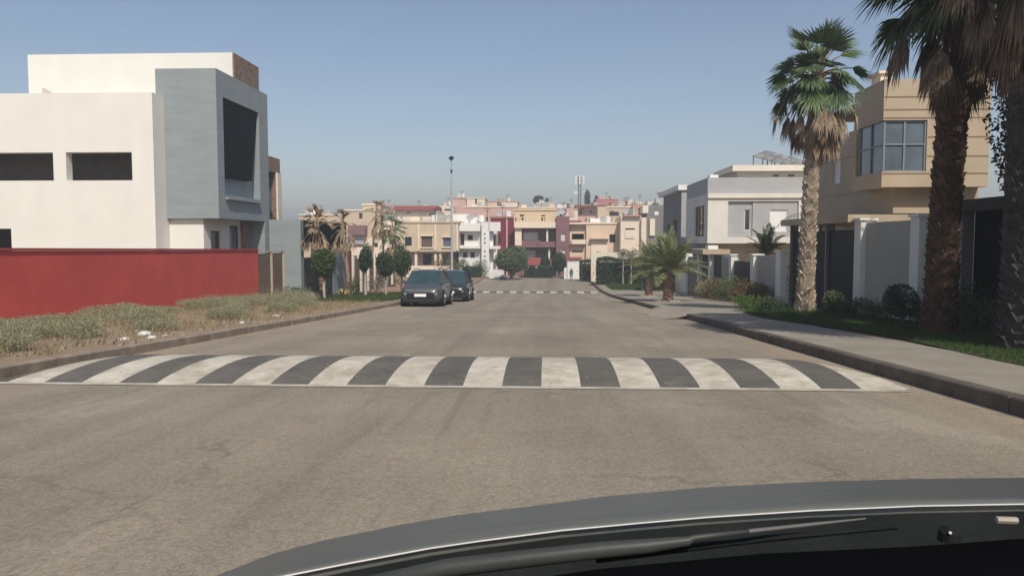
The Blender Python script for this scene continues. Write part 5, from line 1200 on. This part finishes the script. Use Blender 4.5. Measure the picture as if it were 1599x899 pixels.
# distant walker
def person(loc, Hh, label):
    loc = Vector(loc); k = Hh/1.7
    me = bpy.data.meshes.new('person'); J = [(0,0,.95),(0,0,1.2),(0,0,1.42),(0,0,1.52),(0,0,1.62),(.19,0,1.40),(.24,.02,1.12),(.25,-.08,.86),(-.19,0,1.40),(-.24,0,1.12),(-.25,.08,.86),(.10,0,.90),(.11,-.12,.5),(.11,-.02,.08),(.11,-.16,.04),(-.10,0,.90),(-.11,.10,.5),(-.11,.22,.1),(-.11,.10,.04)]
    E = [(0,1),(1,2),(2,3),(3,4),(2,5),(5,6),(6,7),(2,8),(8,9),(9,10),(0,11),(11,12),(12,13),(13,14),(0,15),(15,16),(16,17),(17,18)]
    rad = [.15,.14,.13,.06,.10,.07,.05,.04,.07,.05,.04,.11,.07,.05,.045,.11,.07,.05,.045]
    me.from_pydata([(a*k, b*k, c*k) for a, b, c in J], E, []); ob = bpy.data.objects.new('person', me); C.objects.link(ob); ob.location = loc
    sk = ob.modifiers.new('skin', 'SKIN')
    for v, r in zip(me.skin_vertices[0].data, rad): v.radius = (r*k, r*k); v.use_root = False
    me.skin_vertices[0].data[0].use_root = True
    ob.modifiers.new('sub', 'SUBSURF').levels = 1; ob.modifiers['sub'].render_levels = 1
    me.materials.append(mat('grey_clothes', (.09, .10, .115), .9, .1, 6, 0)); ORG[ob] = loc
    hb_ = MB(); c = loc+Vector((0, 0, 1.64*k)); rows = [[(c.x+.10*k*math.sin(t)*math.cos(a), c.y+.11*k*math.sin(t)*math.sin(a), c.z+.125*k*math.cos(t)) for a in [j*math.pi/5 for j in range(11)]] for t in [i*math.pi/6 for i in range(7)]]
    hb_.grid(rows).build('hair', mat('dark_hair', (.03, .022, .018), .8, .1, 5, 0), ob, smooth=True)
    return tag(ob, label, 'person')
gq = GP(892, 438, 0); person(gq, 1.25, 'person in grey clothes walking on the road near the white hut')

# --- own car
# ================================================================== THE CAR WE SIT IN
rear = [(200, 975), (320, 930), (435, 899), (546, 877), (670, 854), (753, 842), (877, 826), (1000, 814.5), (1105, 805.5), (1270, 795), (1435, 788), (1599, 785), (1800, 787), (2050, 797)]
sil = [(60, 1010), (210, 945), (340, 897), (422, 865), (505, 843), (629, 818), (711, 804), (835, 789), (940, 775), (1105, 760), (1270, 751.5), (1435, 747), (1640, 745), (1900, 752)]
oc = empty('own_car', (.55, 1.0, .75), 'blue-grey bonnet, wiper and dark dashboard of the car the picture is taken from', 'car')
NR = len(rear); rows = []
for i in range(NR):
    t = i/(NR-1); yr = .62+.22*math.sin(min(1, t*1.05)*math.pi/2); ysl = .95+.85*math.sin(min(1, t*1.05)*math.pi/2)
    A = P(*rear[i], yr); B = P(*sil[i], ysl); row = []
    row.append(A+Vector((0, .012, -.02)))
    for k in range(9):
        s_ = k/8; p = A.lerp(B, s_); p.z += .004*math.sin(math.pi*s_)*(ysl-yr); 
        if k == 0: p.z += .0
        row.append(p)
    d = Vector((0, 1, 0)); q = B.copy()
    for k in range(1, 6): row.append(B+Vector((-.02*k*(1-t), .09*k, -.012*k*k-.04*k)))
    rows.append(row)
BON = mat('reflection_tinted_bonnet_paint', (.065, .085, .095), .42, .12, 5, .03, spec=.35, fine=.06, col2=(.12, .118, .10), stretch=(.5, 5, 1))  # brownish streaks stand in for the road's reflection in the bonnet
bo = MB().grid(rows).build('bonnet', BON, oc, smooth=True)
mb = MB(); mb.tube([P(*rear[i], .62+.22*math.sin(min(1, i/(NR-1)*1.05)*math.pi/2))+Vector((0, -.001, -.0008)) for i in range(NR)], .0008, 6)
mb.build('bonnet_edge_highlight', mat('highlight_and_tip_grey', (.62, .62, .62), .45, .05, 2, 0), bo)  # pale tube stands in for the highlight along the bonnet edge
PLS = mat('cowl_plastic', (.016, .020, .020), .85, .2, 12, .2, 200, spec=.12)
rows = []
for i in range(NR):
    t = i/(NR-1); yr = .62+.22*math.sin(min(1, t*1.05)*math.pi/2); A = P(*rear[i], yr)+Vector((0,.010,-.010))
    rows.append([A, A+Vector((0, -.03, -.012)), A+Vector((0, -.07, -.035)), A+Vector((0, -.13, -.06)), A+Vector((0, -.22, -.09))])
MB().grid(rows).build('cowl', PLS, oc, smooth=True)
# dashboard top
dl = [(500, 960), (700, 925), (870, 897), (940, 887), (1187, 864), (1435, 852), (1599, 840), (1850, 838)]
rows = []
for (px, py) in dl:
    A = P(px, py, .5); rows.append([A+Vector((0, .02, -.10)), A+Vector((0, .0, -.006)), A, A+Vector((0, -.10, .0)), A+Vector((0, -.22, -.03)), A+Vector((0,-.26,-.2))])
MB().grid(rows).build('dashboard', mat('shade_black_dashboard', (.0035, .0035, .004), .95, .1, 12, 0, spec=.05), oc, smooth=True)  # black plastic, darkened further in place of shade from a car roof
# wiper
wp = [(500, 930, .011), (700, 886, .011), (800, 874, .0105), (940, 858, .0095), (1010, 852, .0085), (1075, 844, .0055), (1085, 839, .0038), (1169, 829, .0022)]
mb = MB(); mb.tube([P(a, b, .60) for a, b, r in wp], [r*.72 for a, b, r in wp], 8)
wi = mb.build('wiper', mat('wiper_arm_paint', (.05, .055, .052), .5, .1, 10, .05), oc, smooth=True)
MB().tube([P(1169, 829, .60), P(1260, 819, .61), P(1352, 809, .62)], [.0018, .0016, .0006], 6).build('blade', mat('wiper_blade', (.12, .12, .12), .5, .1, 10, 0), wi)
MB().tube([P(930, 872, .605), P(1180, 842, .612), P(1400, 822, .62)], [.0035, .003, .002], 6).build('blade_rubber', PLS, wi)
nz = MB(); c = P(1483, 832, .62); nz.tube([c+Vector((0,0,-.006)), c+Vector((0,0,.002)), c+Vector((0,-.002,.005))], [.009, .008, .003], 12); nz.build('washer_nozzle', PLS, oc)
MB().tube([P(1484, 832, .614), P(1484, 831, .612)], .0012, 6).build('nozzle_tip', MATS['highlight_and_tip_grey'], oc)
MB().tube([P(1556, 811, .7), P(1588, 812, .7)], .0032, 6).build('pale_spot', mat('pale_spot_tone', (.36, .33, .28), .6, .1, 5, 0), oc)  # small pale spot near the bonnet edge, built as a short rod

# ------------------------------------------------------------------ the air
hz = MB().box(-700, 700, -160, 900, -5.5, 24)
m = bpy.data.materials.new('haze_air'); m.use_nodes = True; n = m.node_tree.nodes; n.remove(n['Principled BSDF'])
v = n.new('ShaderNodeVolumePrincipled'); v.inputs['Color'].default_value = (.86, .90, 1.0, 1); v.inputs['Density'].default_value = .0021; v.inputs['Anisotropy'].default_value = .2
m.node_tree.links.new(v.outputs[0], n['Material Output'].inputs['Volume'])
tag(hz.build('haze', m), 'thin pale summer haze over the street', kind='stuff')
